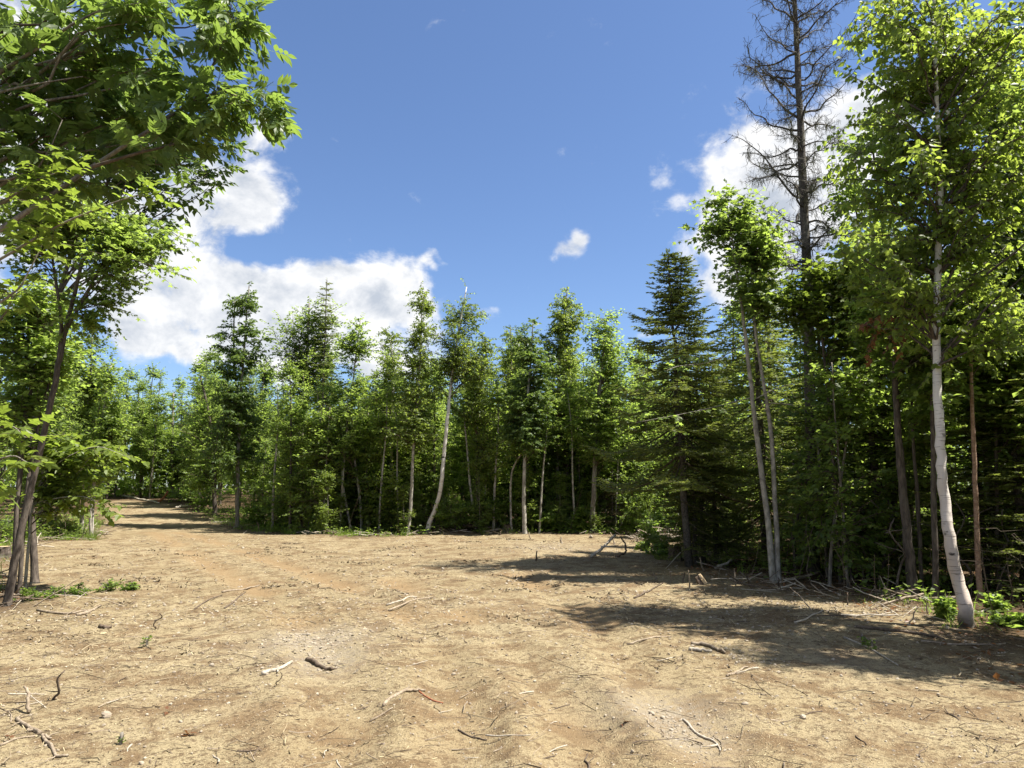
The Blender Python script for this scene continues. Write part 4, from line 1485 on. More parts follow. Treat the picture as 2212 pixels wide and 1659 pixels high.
# near ash whose boughs reach into the picture from the left
nb = np.array([-6.4, 6.2, gz(-6.4, 6.2)])
t = Tree('ash_tree', nb)
t.trunk([nb - np.array([0, 0, .1]), nb + np.array([.1, .1, 2.5]), nb + np.array([.45, .25, 5]), nb + np.array([.9, .4, 8.2])], [.13, .11, .08, .03])
sp = dict(SPEC['ash'])
sp.update(t=ASH_LEAVES[0], s=.20, k=5, n=7, L=.34, droop=.42, flat=.6, fwd=.6, up=.1)
for r, Y0, pts, n in ((.030, 6.4, [(-170, 600), (0, 496), (200, 360), (312, 288), (420, 220), (520, 185), (555, 200)], 28), (.026, 6.7, [(-150, 330), (20, 215), (152, 132), (224, 92), (312, 44), (430, -20)], 22),
                      (.02, 6.0, [(200, 360), (300, 330), (400, 300), (470, 215)], 14), (.022, 6.9, [(-120, 180), (40, 90), (160, 30), (280, -60)], 18), (.016, 6.2, [(420, 220), (460, 140), (490, 70), (500, 10)], 16),
                      (.014, 6.3, [(470, 190), (515, 210), (550, 228), (565, 245)], 10), (.014, 6.5, [(312, 44), (400, 60), (500, 20)], 12), (.02, 6.8, [(-140, 420), (30, 330), (140, 250), (240, 240)], 16)):
    P = crom([at(x, y, Y0 + RNG.normal(0, .1)) for x, y in pts], 3 * len(pts))
    t.branch(P, r, sp, n=n, u0=.25, spread=1.1)
t.fill(px_blobs([(440, 80, 45, 65, 0, .5), (500, 185, 30, 36, 0, .4), (390, 50, 75, 60, 0, .6), (360, 180, 85, 60, 0, .6), (260, 110, 110, 85, .2, .7), (170, 280, 110, 70, 0, .6), (300, 300, 80, 45, -.2, .5), (80, 120, 100, 110, .3, .7)], 6.5),
       26, sp, .55)
t.finish(sp, M_BARK_GREY, M_ASH, 'near ash reaching in from the left, big compound leaves along its boughs', 'tree', LEFT, branch_parts=16, leaf_parts=300, templates=ASH_LEAVES, twig_r=.004, tint=(.2, 1.0), smooth_leaf=False)
nb = np.array([-4.9, 5.0, gz(-4.9, 5.0)])
t = Tree('young_maple', nb)
t.trunk([nb - np.array([0, 0, .1]), nb + np.array([-.05, .05, 1.6]), nb + np.array([.05, .1, 3.2]), nb + np.array([.15, .2, 4.6])], [.05, .045, .03, .012])
sp = dict(SPEC['maple'])
sp.update(t=LEAF_MAPLE, s=.105, k=5, n=7, L=.26, droop=.30, flat=.72, bow=.05)
for r, Y0, pts, n in ((.013, 5.2, [(-150, 640), (0, 560), (120, 490), (240, 440), (318, 415)], 22), (.012, 5.0, [(-150, 520), (0, 440), (70, 395), (130, 370)], 16), (.010, 5.4, [(-150, 740), (20, 640), (60, 590), (95, 520)], 12),
                      (.012, 5.8, [(-120, 800), (0, 690), (30, 640), (60, 620)], 8), (.010, 4.9, [(-140, 1000), (-40, 940), (20, 920), (55, 945)], 8), (.010, 4.9, [(-140, 1100), (-30, 1010), (25, 985), (60, 1000)], 7)):
    P = crom([at(x, y, Y0) for x, y in pts], 3 * len(pts))
    t.branch(P, r, sp, n=n, u0=.35, spread=.8)
t.finish(sp, M_BARK_GREY, M_MAPLE_YOUNG, 'near young maple with bright yellow-green lobed leaves reaching in from the left edge', 'tree', LEFT, branch_parts=6, leaf_parts=220, twig_r=.003, tint=(.1, .8))
# sapling at the left with sunlit leaves over the track edge
sp2 = dict(s=.13, k=7, n=9, L=.34, droop=.35, flat=.75, t=LEAF_BIRCH)
traced_tree('maple_sapling', 'leaning sapling with big sunlit yellow-green leaves left of the track', 'maple', [[(53, 1276, 7), (62, 1180, 6), (72, 1090, 5), (100, 1020, 4), (140, 985, 2)]],
            [(205, 965, 55, 12), (225, 1000, 45, 12), (150, 1005, 45, 18), (190, 1085, 45, 18), (140, 1060, 40, 24), (90, 960, 40, 40)], 26, M_BARK_PALE, M_MAPLE_YOUNG, 'saplings on the left', leaf_parts=160, branch_parts=4, twig_r=.003,
            limbs=[(.010, (100, 1020, 0), (150, 985, -.2), (210, 965, -.3), (270, 985, -.4)), (.010, (72, 1090, 0), (130, 1075, -.2), (190, 1075, -.3), (235, 1105, -.4))], limb_n=1.6, **sp2)
for (px, py, w, h, lab, lf) in ((85, 1164, 2.0, .55, 'low bright green bush on the left at the wood edge', M_MAPLE_YOUNG), (20, 1172, 1.8, .6, 'low green bush behind the saw-cut stump', M_SHRUB), (140, 1160, 1.2, .5, 'small bush by the pale stems on the left', M_SHRUB),
                               (232, 1278, .45, .13, 'small patch of green leafy weeds on the sand on the left', M_SHRUB), (280, 1276, .28, .12, 'smaller green weed right of the leafy patch', M_SHRUB), (110, 1292, .6, .12, 'sprawling weeds beside the foot of the leaning maple', M_SHRUB),
                               (172, 1286, .4, .10, 'thin weeds among dead twigs on the left', M_SHRUB), (52, 1300, .4, .14, 'weeds at the foot of the leaning maple', M_SHRUB)):
    bush('bush' if h > .3 else 'weed', ground(px, py), w, h, SPEC['maple'] if h > .3 else dict(SPEC['maple'], L=.1, n=8, k=6), lf, lab, 'low plants on the left', 5 if h > .3 else 3, 18 if h > .3 else 6, .085 if h > .3 else .05, 'bush' if h > .3 else 'weed')

# ------------------------------------------------------------------ right side
RIGHT = 'trees along the right side of the clearing'
b = ground(1489, 1226)
conifer('spruce_tree', b, at(1464, 541, b[1])[2] - b[2], 1.9, 1.95, 'two-topped green spruce at the corner of the right-hand wood', RIGHT, .085, lean=(-.22, 0), step=.17, per=6, leaders=2, needle=.09, sparse=.8, droop=.2)
for px, py, Y, top, rb, zb, lab in ((1504, 1214, 15.6, 820, .9, 1.7, 'slim spruce trunk right behind the two-topped spruce'), (1519, 1211, 15.9, 700, 1.0, 2.0, 'dark spruce trunk third in the row beside the two-topped spruce'),
                                   (1548, 1211, 16.0, 760, 1.1, 1.5, 'dark spruce trunk standing apart, between the spruce row and the twin maple'),
                                   (1656, 1210, 17.0, 470, 1.75, 1.2, 'tall dark fir behind the twin-stemmed maple'), (1905, 1250, 13.6, 640, 1.7, 1.3, 'dark fir with wide low boughs behind the lichened dead spruce'),
                                   (2130, 1262, 12.0, 700, 1.6, 1.0, 'dark fir behind the white birch trunk'), (1800, 1225, 15.0, 560, 1.4, 1.6, 'dark fir between the dead spruce and the leaning dark trunk'), (2225, 1290, 11.4, 640, 1.5, .9, 'dark fir at the right edge of the picture')):
    p = at(px, py, Y)
    p[2] = gz(p[0], p[1])
    H = at(px, top, Y)[2] - p[2]
    o = use_kind('fir', p, H / 7.2, lab, RIGHT, i=0)
    q = rb / (1.35 * H / 7.2)
    o.scale = (H / 7.2 * q, H / 7.2 * q, H / 7.2)
traced_tree('maple_tree', 'twin-stemmed maple with smooth pale trunks leaning left over the clearing', 'maple',
            [[(1672, 1259, 14), (1655, 1091, 12), (1636, 952, 11), (1625, 858, 9), (1611, 730, 8), (1600, 647, 6), (1588, 560, 4), (1570, 435, 2)],
             [(1682, 1259, 12), (1675, 1091, 10), (1664, 924, 9), (1647, 813, 7), (1633, 724, 6), (1626, 640, 4), (1622, 510, 2)]],
            [(1574, 440, 30, 28), (1615, 455, 38, 34), (1553, 505, 22, 34), (1595, 535, 45, 42), (1640, 560, 40, 46), (1570, 600, 24, 26), (1650, 500, 26, 36), (1680, 650, 44, 40), (1620, 640, 30, 30)],
            66, M_BARK_PALE, M_MAPLE, RIGHT, t=LEAF_MAPLE, s=.105, n=10, k=7, branch_parts=10, leaf_parts=200, limb_n=.55, tint=(.2, .8),
            limbs=[(.012, (1626, 858, 0), (1560, 875, -.2), (1480, 893, -.4), (1372, 913, -.6)), (.012, (1632, 862, 0), (1680, 838, -.3), (1745, 823, -.6)), (.010, (1650, 870, 0), (1700, 873, -.3), (1740, 882, -.5)), (.010, (1612, 740, 0), (1540, 780, -.2), (1470, 790, -.4), (1440, 800, -.6)),
                   (.008, (1585, 545, 0), (1540, 520, .1), (1500, 492, .2))])
traced_tree('maple_tree', 'sunlit maple with yellowish leaves behind the twin-stemmed maple and dead spruce', 'maple', [[(1815, 1246, 8), (1800, 1000, 7), (1785, 820, 6), (1772, 680, 4), (1770, 590, 2)]],
            [(1770, 600, 30, 26), (1800, 650, 55, 40), (1735, 680, 40, 36), (1840, 600, 45, 45), (1780, 740, 60, 40), (1700, 620, 30, 26), (1860, 700, 50, 50)], 66, M_BARK_DARK, M_MAPLE_YOUNG, RIGHT, Y=12.6, t=LEAF_MAPLE, s=.10, n=11, k=7, tint=(.0, .7))
traced_tree('sapling', 'thin grey sapling leaning right beside the lichened dead spruce', 'maple', [[(1790, 1267, 8), (1800, 1150, 7), (1822, 1000, 5), (1843, 842, 4)]], [(1850, 820, 40, 40), (1830, 900, 30, 30)], 9, M_BARK_GREY, M_MAPLE, RIGHT)
traced_tree('maple_tree', 'thick dark trunk leaning left, between the dead spruce and the white birch', 'maple', [[(1974, 1289, 22), (1960, 1150, 19), (1946, 1000, 16), (1936, 860, 13), (1930, 700, 9), (1920, 520, 4)]],
            [(1920, 560, 70, 60), (1960, 680, 70, 50), (1880, 700, 50, 40), (1990, 780, 60, 40)], 44, M_BARK_DARK, M_MAPLE, RIGHT, s=.11)
traced_tree('sapling', 'thin straight trunk close behind the thick dark leaning one', 'maple', [[(1991, 1280, 9), (1984, 1100, 8), (1972, 950, 6), (1968, 820, 4)]], [(1970, 820, 40, 40), (1990, 900, 40, 30)], 10, M_BARK_DARK, M_MAPLE, RIGHT)
traced_tree('maple_tree', 'straight dark trunk just left of the foot of the white birch', 'maple', [[(2020, 1294, 13), (2018, 1100, 12), (2014, 900, 9), (2010, 700, 5)]], [(2010, 720, 60, 50), (2030, 830, 60, 40), (2060, 640, 60, 50)], 36, M_BARK_DARK, M_MAPLE, RIGHT, Y=10.8)
WB = dict(t=LEAF_BIRCH, s=.086, n=11, k=7, L=.36)
traced_tree('birch_tree', 'big white birch with a peeling curved trunk, foremost tree on the right', 'birch',
            [[(2093, 1352, 33), (2085, 1316, 28), (2069, 1257, 25), (2052, 1164, 23), (2042, 1090, 21), (2034, 1024, 20), (2030, 930, 19), (2024, 814, 17), (2023, 664, 15), (2030, 400, 13), (2025, 260, 10), (2020, 100, 8), (2015, -120, 5), (2010, -260, 2)]],
            [(1900, 50, 60, 70, .3, 1.2), (1990, 40, 80, 70, .3, 1.2), (2100, 60, 90, 80, .3, 1.2), (1905, 170, 60, 60, .3, 1.2), (1970, 160, 80, 70, .3, 1.2), (2080, 180, 90, 70, .3, 1.2), (2180, 150, 60, 90, .3, 1.2), (1895, 300, 60, 50, .3, 1.2), (1970, 300, 80, 60, .3, 1.2), (2070, 310, 70, 60, .3, 1.2), (2160, 320, 70, 80, .3, 1.2),
             (1880, 410, 55, 45, .3, 1.2), (1950, 440, 70, 50, .3, 1.2), (1865, 540, 60, 50, .3, 1.2), (1940, 570, 70, 50, .3, 1.2), (2130, 460, 80, 60, .3, 1.2), (2150, 600, 70, 60, .3, 1.2), (2060, -80, 130, 60, .3, 1.2), (1850, 620, 50, 40, .3, 1.2), (2080, 700, 60, 40, .3, 1.2), (1860, 20, 40, 60, .3, 1.2), (1860, 250, 40, 60, .3, 1.2), (2210, 300, 60, 120, .3, 1.2), (2200, 480, 60, 90, .3, 1.2), (2000, 480, 70, 60, .3, 1.2), (1900, 640, 70, 50, .3, 1.2), (2230, 60, 70, 100, .3, 1.2)],
            180, M_BIRCH_BARK, M_BIRCH, RIGHT, branch_parts=24, leaf_parts=300, tint=(.15, .95), branch_mat=M_BARK_DARK,
            limbs=[(.016, (2020, 100, 0), (1940, 62, .3), (1845, 40, .5)), (.016, (2024, 260, 0), (1930, 205, .3), (1838, 165, .4)), (.016, (2029, 400, 0), (1930, 375, .3), (1846, 330, .5)), (.014, (2017, -20, 0), (1930, -30, .2), (1860, 95, .4)),
                   (.016, (2022, 200, 0), (2110, 120, .3), (2200, 90, .4)), (.022, (2032, 475, 0), (2110, 442, -.2), (2212, 404, -.3), (2300, 370, -.4)), (.016, (2018, 524, 0), (1940, 510, -.3), (1856, 508, -.5)), (.02, (2024, 790, 0), (2090, 760, -.2), (2212, 705, -.3)), (.014, (2024, 700, 0), (1990, 640, -.3), (1950, 590, -.4))], **WB)
traced_tree('birch_tree', 'thin birch with salmon-coloured bark right of the white birch', 'birch', [[(2118, 1298, 12), (2110, 1150, 11), (2105, 1000, 9), (2100, 880, 8), (2097, 780, 7), (2100, 600, 4)]],
            [(2105, 620, 70, 50), (2090, 740, 60, 40), (2160, 700, 50, 50)], 44, M_BARK_RED, M_BIRCH, RIGHT, s=.08)
traced_tree('maple_tree', 'dark thin trunk second from the right edge behind the salmon birch', 'maple', [[(2158, 1280, 10), (2154, 1120, 9), (2152, 950, 7), (2155, 800, 4)]], [(2150, 800, 60, 50), (2170, 920, 50, 50), (2190, 700, 50, 60)], 44, M_BARK_DARK, M_MAPLE, RIGHT, Y=11.4)
traced_tree('maple_tree', 'leafy maple filling the right edge of the picture', 'maple', [[(2208, 1262, 10), (2200, 1000, 9), (2192, 700, 6), (2190, 400, 5), (2190, 60, 2)]], [(2180, 120, 60, 90), (2200, 260, 60, 90), (2170, 400, 60, 70), (2180, 560, 60, 60), (2170, 700, 60, 50), (2195, 820, 50, 60), (2180, 960, 50, 50)], 110, M_BARK_GREY, M_MAPLE, RIGHT, Y=12.5)
for px, py, tx, ty, w, lab in ((1897, 1262, 1890, 1090, 6, 'thin grey stem left of the thick leaning trunk'), (1868, 1250, 1872, 1060, 5, 'thin dark stem midway between dead spruce and leaning trunk'), (1925, 1268, 1918, 1080, 7, 'straight thin dark stem just left of the thick leaning trunk'),
                               (1940, 1290, 1932, 1120, 5, 'thin dark stem touching the left of the thick leaning trunk'), (1832, 1262, 1838, 1090, 6, 'dark thin stem just right of the leaning grey sapling'), (1719, 1240, 1712, 1000, 7, 'dark thin stem between the twin maple and the dead spruce'),
                               (2052, 1285, 2060, 1080, 5, 'thin stem behind the curve of the white birch'), (2182, 1290, 2165, 1100, 6, 'thin forked stem near the right edge')):
    upright_stick(lab, px, py, tx, ty, w, M_BARK_DARK, 'dead_sapling', 'dead sapling', 'thin dead stems in the wood on the right', forks=4)

# the dead spruce hung with lichen
b = ground(1756, 1238)
DS = empty('dead_spruce', b)
tag(DS, 'tall dead spruce hung with grey lichen, bare crooked branches against the sky', 'tree', RIGHT)
Yd = b[1]
trP = [(1756, 1238, 30), (1753, 1150, 26), (1752, 1000, 24), (1748, 760, 22), (1742, 560, 20), (1735, 400, 18), (1728, 250, 15), (1722, 120, 13), (1716, 0, 10), (1708, -140, 6), (1702, -260, 2)]
P, R = px_trunk(trP, Yd, b, .03)
Q = crom(P, 44)
R = np.interp(np.linspace(0, 1, 44), np.linspace(0, 1, len(R)), R)
mb = MB()
tube(mb, Q, R, 10, 0, .5, .22)
mb.build('trunk', M_BARK_SPRUCE, DS, b, True)
lm = MB()
pyd = lambda z: None
zlo, zhi = at(1742, 640, Yd)[2], Q[-1][2] - .2
LP, LL = [], []
NBR = 112
for i in range(NBR):
    f = (i + RNG.random()) / NBR
    z = zlo + (zhi - zlo) * f
    c = np.array([np.interp(z, Q[:, 2], Q[:, k]) for k in range(3)])
    a = i * 2.399 + RNG.normal(0, .5)
    ln = np.interp(f, [0, .25, .5, .8, 1], [1.05, 1.45, 1.4, 1.1, .35]) * (RNG.uniform(.3, .7) if RNG.random() < .5 else RNG.uniform(.75, 1.15))
    rise = np.interp(f, [0, .4, 1], [.05, .3, .9]) + RNG.normal(0, .38)
    d = np.array([math.cos(a), math.sin(a), 0])
    s = np.linspace(0, 1, 8)
    B = c + d * (ln * s)[:, None]
    B[:, 2] += ln * (rise * s - .42 * np.maximum(0, s - .45) ** 1.5 * RNG.uniform(-1.5, .7))
    B[1:] += np.cumsum(RNG.normal(0, .048, (7, 3)), 0) * ln
    bm2 = MB()
    r0 = .008 + .014 * ln
    tube(bm2, crom(B, 14), np.linspace(r0, .0035, 14), 5, 0, .5, .2)
    nt = int(8 + 16 * ln)
    for q in range(nt):
        u = RNG.uniform(.12, 1)
        p = np.array([np.interp(u, s, B[:, k]) for k in range(3)])
        td = unit(d * RNG.uniform(.1, .9) + RNG.normal(0, .7, 3) + np.array([0, 0, .1]))
        tl = RNG.uniform(.12, .42) * (1.15 - .6 * u)
        E = wobble_path(p, p + td * tl, 4, .12)
        tube(bm2, E, [.006, .005, .004, .003], 3, 0, .5, 0, False)
        for w_ in range(RNG.integers(1, 4)):
            p2 = E[RNG.integers(1, 4)]
            td2 = unit(td + RNG.normal(0, .8, 3))
            tube(bm2, wobble_path(p2, p2 + td2 * RNG.uniform(.05, .16), 3, .1), [.0034, .003, .0026], 3, 0, .5, 0, False)
            if RNG.random() < .4:
                LP.append(p2), LL.append(RNG.uniform(.05, .14))
        if RNG.random() < .5:
            LP.append(p), LL.append(RNG.uniform(.06, .26))
    bm2.build('branch', M_BARK_SPRUCE, DS, b, True)
LP, LL = np.repeat(np.array(LP), 4, 0), np.repeat(np.array(LL), 4)
LP = LP + RNG.normal(0, .018, LP.shape)
place(lm, LP, RNG.normal(0, .16, LP.shape) + np.array([0, 0, -1.0]), RNG.normal(0, 1, LP.shape) * np.array([1, 1, .1]), LL * RNG.uniform(.6, 1.2, len(LL)), BLADE, 0, RNG.random(len(LL)))
tag(lm.build('lichen', [M_LICHEN], DS, b), kind='stuff')

# broken bough with dead leaves hanging under the birch
b0 = at(1900, 700, 9.4)
t = Tree('dead_bough', b0)
for pts in ([(1950, 660), (1915, 690), (1890, 720), (1872, 760)], [(1950, 660), (1935, 700), (1920, 745)], [(1950, 660), (1900, 680), (1868, 700)], [(1950, 660), (1955, 700), (1945, 760)]):
    t.branch(crom([at(x, y, 9.4) for x, y in pts], 8), .006, dict(SPEC['maple'], k=4, s=.09, L=.16, n=8, t=LEAF_MAPLE, droop=.9, flat=.1, up=-.4), n=5)
t.trunks, t.radii = [np.array([at(2024, 640, 8.5), at(1990, 645, 9.0), at(1950, 660, 9.4)])], [np.array([.012, .01, .007])]
t.finish(dict(SPEC['maple'], k=4, s=.09, L=.16, t=LEAF_MAPLE, droop=.9, flat=.1), M_TWIG, M_DEADLEAF, 'broken bough with dead orange leaves hanging left of the white birch trunk', 'dead branch', None, leaf_parts=110, twig_r=.002)

for (px, py, w, h, lab) in ((1415, 1198, .6, .7, 'leafy bush with dark stems left of the weathered stump'), (1385, 1192, .4, .35, 'bright green low bush at the left end of the brush heap'), (1430, 1208, .6, .3, 'low green bush in front of the weathered stump'),
                            (1870, 1255, 1.1, 1.0, 'bush in the shade left of the thick leaning trunk'), (2140, 1322, .3, .2, 'small bright plant right of the white birch foot'), (2185, 1352, .3, .2, 'low leafy plant at the right edge behind the birch foot'),
                            (2180, 1250, 1.2, 1.3, 'bush among dark stems at the right edge'), (1745, 1225, 1.4, 1.1, 'dim bush at the foot of the dead spruce'), (1600, 1200, 1.6, 1.2, 'dim bush between the spruce row and the twin maple'),
                            (2050, 1340, .3, .16, 'small weed left of the white birch foot')):
    bush('bush', ground(px, py), w, h, SPEC['maple'], M_SHRUB, lab, 'bushes along the right-hand wood', 4, 5 if w < .5 else 10, .085)
for ks in KINDS.values():
    for r in ks:
        if 'used' in r.keys():
            if not r['used']:
                r.location = (30, 60, gz(30, 60))
for o in scene.objects:
    if 'used' in o.keys():
        del o['used']
#PART4
# ------------------------------------------------------------------ things lying about
lying_stick('curved bleached stick left of the grey gravel patch', [(566, 1464), (585, 1462), (606, 1458), (630, 1441)], 9, M_STICK_PALE, 'stick', 'stick', forks=[(.55, -2.4, .12, .5)])
lying_stick('short thick dark stick with a knotted end below the grey gravel patch', [(663, 1428), (684, 1436), (702, 1444), (717, 1446)], 9, M_STICK_DARK, forks=[(.85, .9, .07, .7)])
lying_stick('long twisted grey root-like stick in the bottom left corner', [(36, 1558), (52, 1574), (84, 1592), (108, 1616), (124, 1640), (146, 1642)], 7.5, M_STICK, forks=[(.78, -.9, .14, .4), (.15, -1.0, .12, .4)])
lying_stick('short bent stick just below the long root-like stick', [(58, 1584), (76, 1584), (96, 1594), (110, 1600)], 7, M_STICK, forks=[(.9, 1.6, .08, .6)])
lying_stick('stick with a bleached tip lying in the middle of the foreground', [(828, 1536), (848, 1524), (876, 1516), (900, 1506), (918, 1500)], 7, M_STICK, forks=[(.5, .5, .12, .5)])
lying_stick('rusty red twig touching the stick in the middle foreground', [(905, 1505), (930, 1512), (957, 1517)], 4, M_STICK_RED, 'twig', 'twig')
lying_stick('long thin pale switch in the right foreground', [(1476, 1552), (1510, 1580), (1545, 1600), (1556, 1622)], 5, M_STICK_PALE, forks=[(.9, -1.3, .12, .8)])
lying_stick('thick grey-brown stick on chips in the sun, right of centre', [(1494, 1394), (1520, 1398), (1545, 1408), (1566, 1413)], 8, M_STICK, forks=[(.2, 1.0, .1, .5)])
lying_stick('pale narrow piece of bark beside the thick grey-brown stick', [(1490, 1406), (1515, 1409), (1538, 1410)], 8, M_STICK_PALE)
lying_stick('long straight pale stick in the shade left of the white birch', [(1824, 1380), (1880, 1405), (1940, 1440)], 4, M_STICK_PALE)
lying_stick('long thin curved stick in the shade below the white birch foot', [(1990, 1389), (2060, 1396), (2120, 1397), (2172, 1394)], 4, M_STICK)
lying_stick('dark rotten branch lying level left of the white birch foot', [(1850, 1358), (1920, 1366), (1990, 1372), (2040, 1386)], 7, M_STICK_DARK)
lying_stick('dark curved branch propped against the thick leaning trunk', [(1905, 1315), (1945, 1298), (1995, 1285)], 6, M_STICK, plane=.05)
lying_stick('pale dead branch leaning at the foot of the twin maple', [(1697, 1256), (1730, 1249), (1770, 1238)], 7, M_STICK, plane=.05)
lying_stick('pale stick sloping up between the spruce row and the twin maple', [(1545, 1231), (1562, 1222), (1582, 1212)], 6, M_STICK_PALE, plane=.1)
lying_stick('bleached forked branch in front of the brush heap', [(1276, 1206), (1290, 1196), (1302, 1188), (1312, 1176), (1330, 1158)], 6, M_STICK_PALE, plane=.12, forks=[(.5, .9, .3, .5), (.6, -.8, .35, .5)])
lying_stick('dark thin branch arching over the sand beside the brush heap', [(1330, 1204), (1350, 1196), (1352, 1180), (1340, 1160)], 4, M_STICK_DARK, plane=.1)
lying_stick('fallen pale trunk lying across the far end of the dirt track', [(257, 1071), (290, 1078), (320, 1084), (344, 1089)], 4.5, M_STICK_PALE, 'fallen_trunk', 'fallen trunk')
lying_stick('reddish dead pole leaning up beside the fallen pale trunk', [(342, 1088), (352, 1078), (363, 1063)], 4, M_STICK_RED, 'dead_pole', 'dead trunk', plane=.1)
lying_stick('pale log at the shady bend of the dirt track', [(380, 1099), (400, 1096), (426, 1091)], 5, M_STICK_PALE, 'log', 'log')
lying_stick('dark rotting log at the far edge behind the sand mounds', [(1000, 1141), (1030, 1143), (1066, 1148)], 9, M_STICK_DARK, 'log', 'log')
lying_stick('pale short log among chips at the far edge below the slim crooked maple', [(775, 1158), (790, 1159), (802, 1158)], 4, M_STICK_PALE, 'log', 'log')
lying_stick('long thin dark stick lying left of centre, pointing up to the right', [(420, 1318), (450, 1302), (480, 1290)], 3, M_STICK_DARK)
lying_stick('brown stick slanting on the sand on the left, above the others', [(480, 1286), (520, 1276), (560, 1264)], 4, M_STICK)
lying_stick('thin broken stick on the sand left of the gravel patch', [(485, 1318), (508, 1300), (530, 1282)], 3.5, M_STICK_DARK)
lying_stick('thin stick with a pale end in the centre of the sand', [(840, 1322), (885, 1308), (935, 1290)], 4, M_STICK, forks=[(.4, .5, .25, .6)])
lying_stick('pale dry branch beside the thin stick in the centre of the sand', [(835, 1308), (870, 1303), (900, 1291)], 4, M_STICK_PALE)
lying_stick('dark short stick lying on the left sand near the weeds', [(215, 1357), (228, 1360), (238, 1358)], 7, M_STICK_DARK)
lying_stick('pair of grey sticks on the soil below the weeds, longer one', [(80, 1322), (140, 1328), (205, 1320)], 5, M_STICK)
lying_stick('grey branch on the soil below the weeds, slanting upward', [(165, 1332), (190, 1325), (218, 1311)], 6, M_STICK, forks=[(.5, .7, .2, .5)])
lying_stick('bent pale stick with a hooked end at the left edge', [(62, 1545), (58, 1520), (60, 1500), (52, 1486)], 7, M_STICK, plane=.03)
lying_stick('long thin stick reaching in at the bottom left corner', [(0, 1618), (40, 1602), (75, 1596)], 5, M_STICK)
lying_stick('thin forked stick near the bottom centre', [(990, 1506 + 70), (1020, 1588), (1052, 1600)], 4, M_STICK_DARK, forks=[(.4, .8, .1, .6)])
lying_stick('short smooth stick lying right of the bent pale stick', [(800, 1608 - 50), (824, 1554), (848, 1550)], 4, M_STICK)
lying_stick('straight short stick on the right sand in the sun', [(1355, 1372 + 20), (1400, 1388), (1450, 1378)], 4, M_STICK)
lying_stick('pale stick with a kink in the right middle ground', [(1570, 1455 + 8), (1590, 1456), (1616, 1445)], 5, M_STICK, forks=[(.4, -.7, .1, .6)])
lying_stick('thin dark stick on the sunny ground right of centre', [(1370, 1285 + 8), (1400, 1282), (1432, 1262)], 4, M_STICK_DARK)
upright_stick('dark upright twig with a green bud on the left sand', 112, 1515, 140, 1448, 5, M_STICK_DARK, forks=2)
upright_stick('thin dark twig poking up below the middle of the foreground', 590, 1512 - 20, 606, 1452, 2.5, M_STICK_DARK)
upright_stick('short upright twig left of the bottom centre', 330, 1360, 345, 1325, 3, M_STICK_DARK)
for i, (px, py, tx, ty, w) in enumerate(((1158, 1215, 1160, 1190, 4), (1520, 1236, 1512, 1205, 3), (1590, 1265, 1586, 1228, 3), (1830, 1310, 1830, 1280, 3), (1900, 1290, 1888, 1265, 3), (1450, 1258, 1447, 1236, 3), (1475, 1260, 1478, 1236, 3), (1490, 1270, 1487, 1232, 3),
                                         (1212, 1172, 1212, 1160, 5), (1080, 1158, 1081, 1148, 4), (1148, 1165, 1142, 1150, 3), (1420, 1252, 1410, 1235, 3), (2005, 1330, 2001, 1302, 3), (1960, 1345, 1985, 1310, 3), (905, 1152, 900, 1140, 4), (560, 1150, 556, 1128, 4), (790, 1152, 800, 1130, 4),
                                         (640, 1152, 655, 1138, 4), (1376, 1170, 1380, 1150, 3), (1330, 1175, 1318, 1150, 3))):
    upright_stick('cut stub of a stem sticking up at the edge of the clearing', px, py, tx, ty, w, M_STICK if i % 3 else M_STICK_DARK, 'cut_stem', 'cut stem', 'cut stems sticking up at the clearing edge', bend=.03)


# stumps
def stump(label, px, py, w, h, mat, top, torn=0.0, seed=1):
    b = ground(px, py)
    r = w * .5 * b[1] / FPX
    H = h * b[1] / FPX
    root = empty('stump', b)
    tag(root, label, 'stump')
    rg = np.random.default_rng(seed)
    n, m_ = 16, 7
    th_ = np.linspace(0, 2 * np.pi, n, endpoint=False)
    prof = 1 + .25 * np.maximum(0, np.cos(th_ * 4 + seed)) + .1 * rg.normal(0, 1, n)
    tt = H * (1 - torn * rg.random(n))
    V = []
    for j in range(m_):
        f = j / (m_ - 1)
        fl = 1 + .55 * (1 - f) ** 3
        for i in range(n):
            rr = r * (1 + (prof[i] - 1) * (1.4 - f)) * fl * (1 + .05 * rg.normal())
            V.append((b[0] + rr * math.cos(th_[i]), b[1] + rr * math.sin(th_[i]), b[2] - .05 + (tt[i] + .05) * f))
    F = [(j * n + i, j * n + (i + 1) % n, (j + 1) * n + (i + 1) % n, (j + 1) * n + i) for j in range(m_ - 1) for i in range(n)]
    mb = MB()
    mb.add(V, F)
    mb.build('bark', mat, root, b)
    tm = MB()
    ring = np.array(V[-n:]) * 1.0
    c = ring.mean(0)
    inner = c + (ring - c) * .93
    inner[:, 2] = ring[:, 2] - .004 - torn * H * .1
    mid = c + (ring - c) * .45
    mid[:, 2] = inner[:, 2].mean() - torn * H * .25 + torn * rg.normal(0, .03, n)
    VV = np.vstack([inner, mid, [np.append(c[:2], mid[:, 2].mean())]])
    FF = [(i, (i + 1) % n, n + (i + 1) % n, n + i) for i in range(n)]
    tm.add(VV, FF)
    tm.f.append((np.array([(n + i, n + (i + 1) % n, 2 * n) for i in range(n)]), 0))
    tm.build('cut_face', top, root, b)
    return root


stump('saw-cut stump with a pale top at the left edge behind the leaning maple', 5, 1206, 26, 24, M_BARK_DARK, M_WOOD_FRESH)
stump('weathered torn stump beside the spruce row on the right', 1458, 1211, 24, 40, M_STICK_DARK, M_STICK, .45, 4)
stump('small torn root stump at the far edge between saplings', 1096, 1148, 15, 18, M_STICK_DARK, M_STICK_DARK, .5, 6)


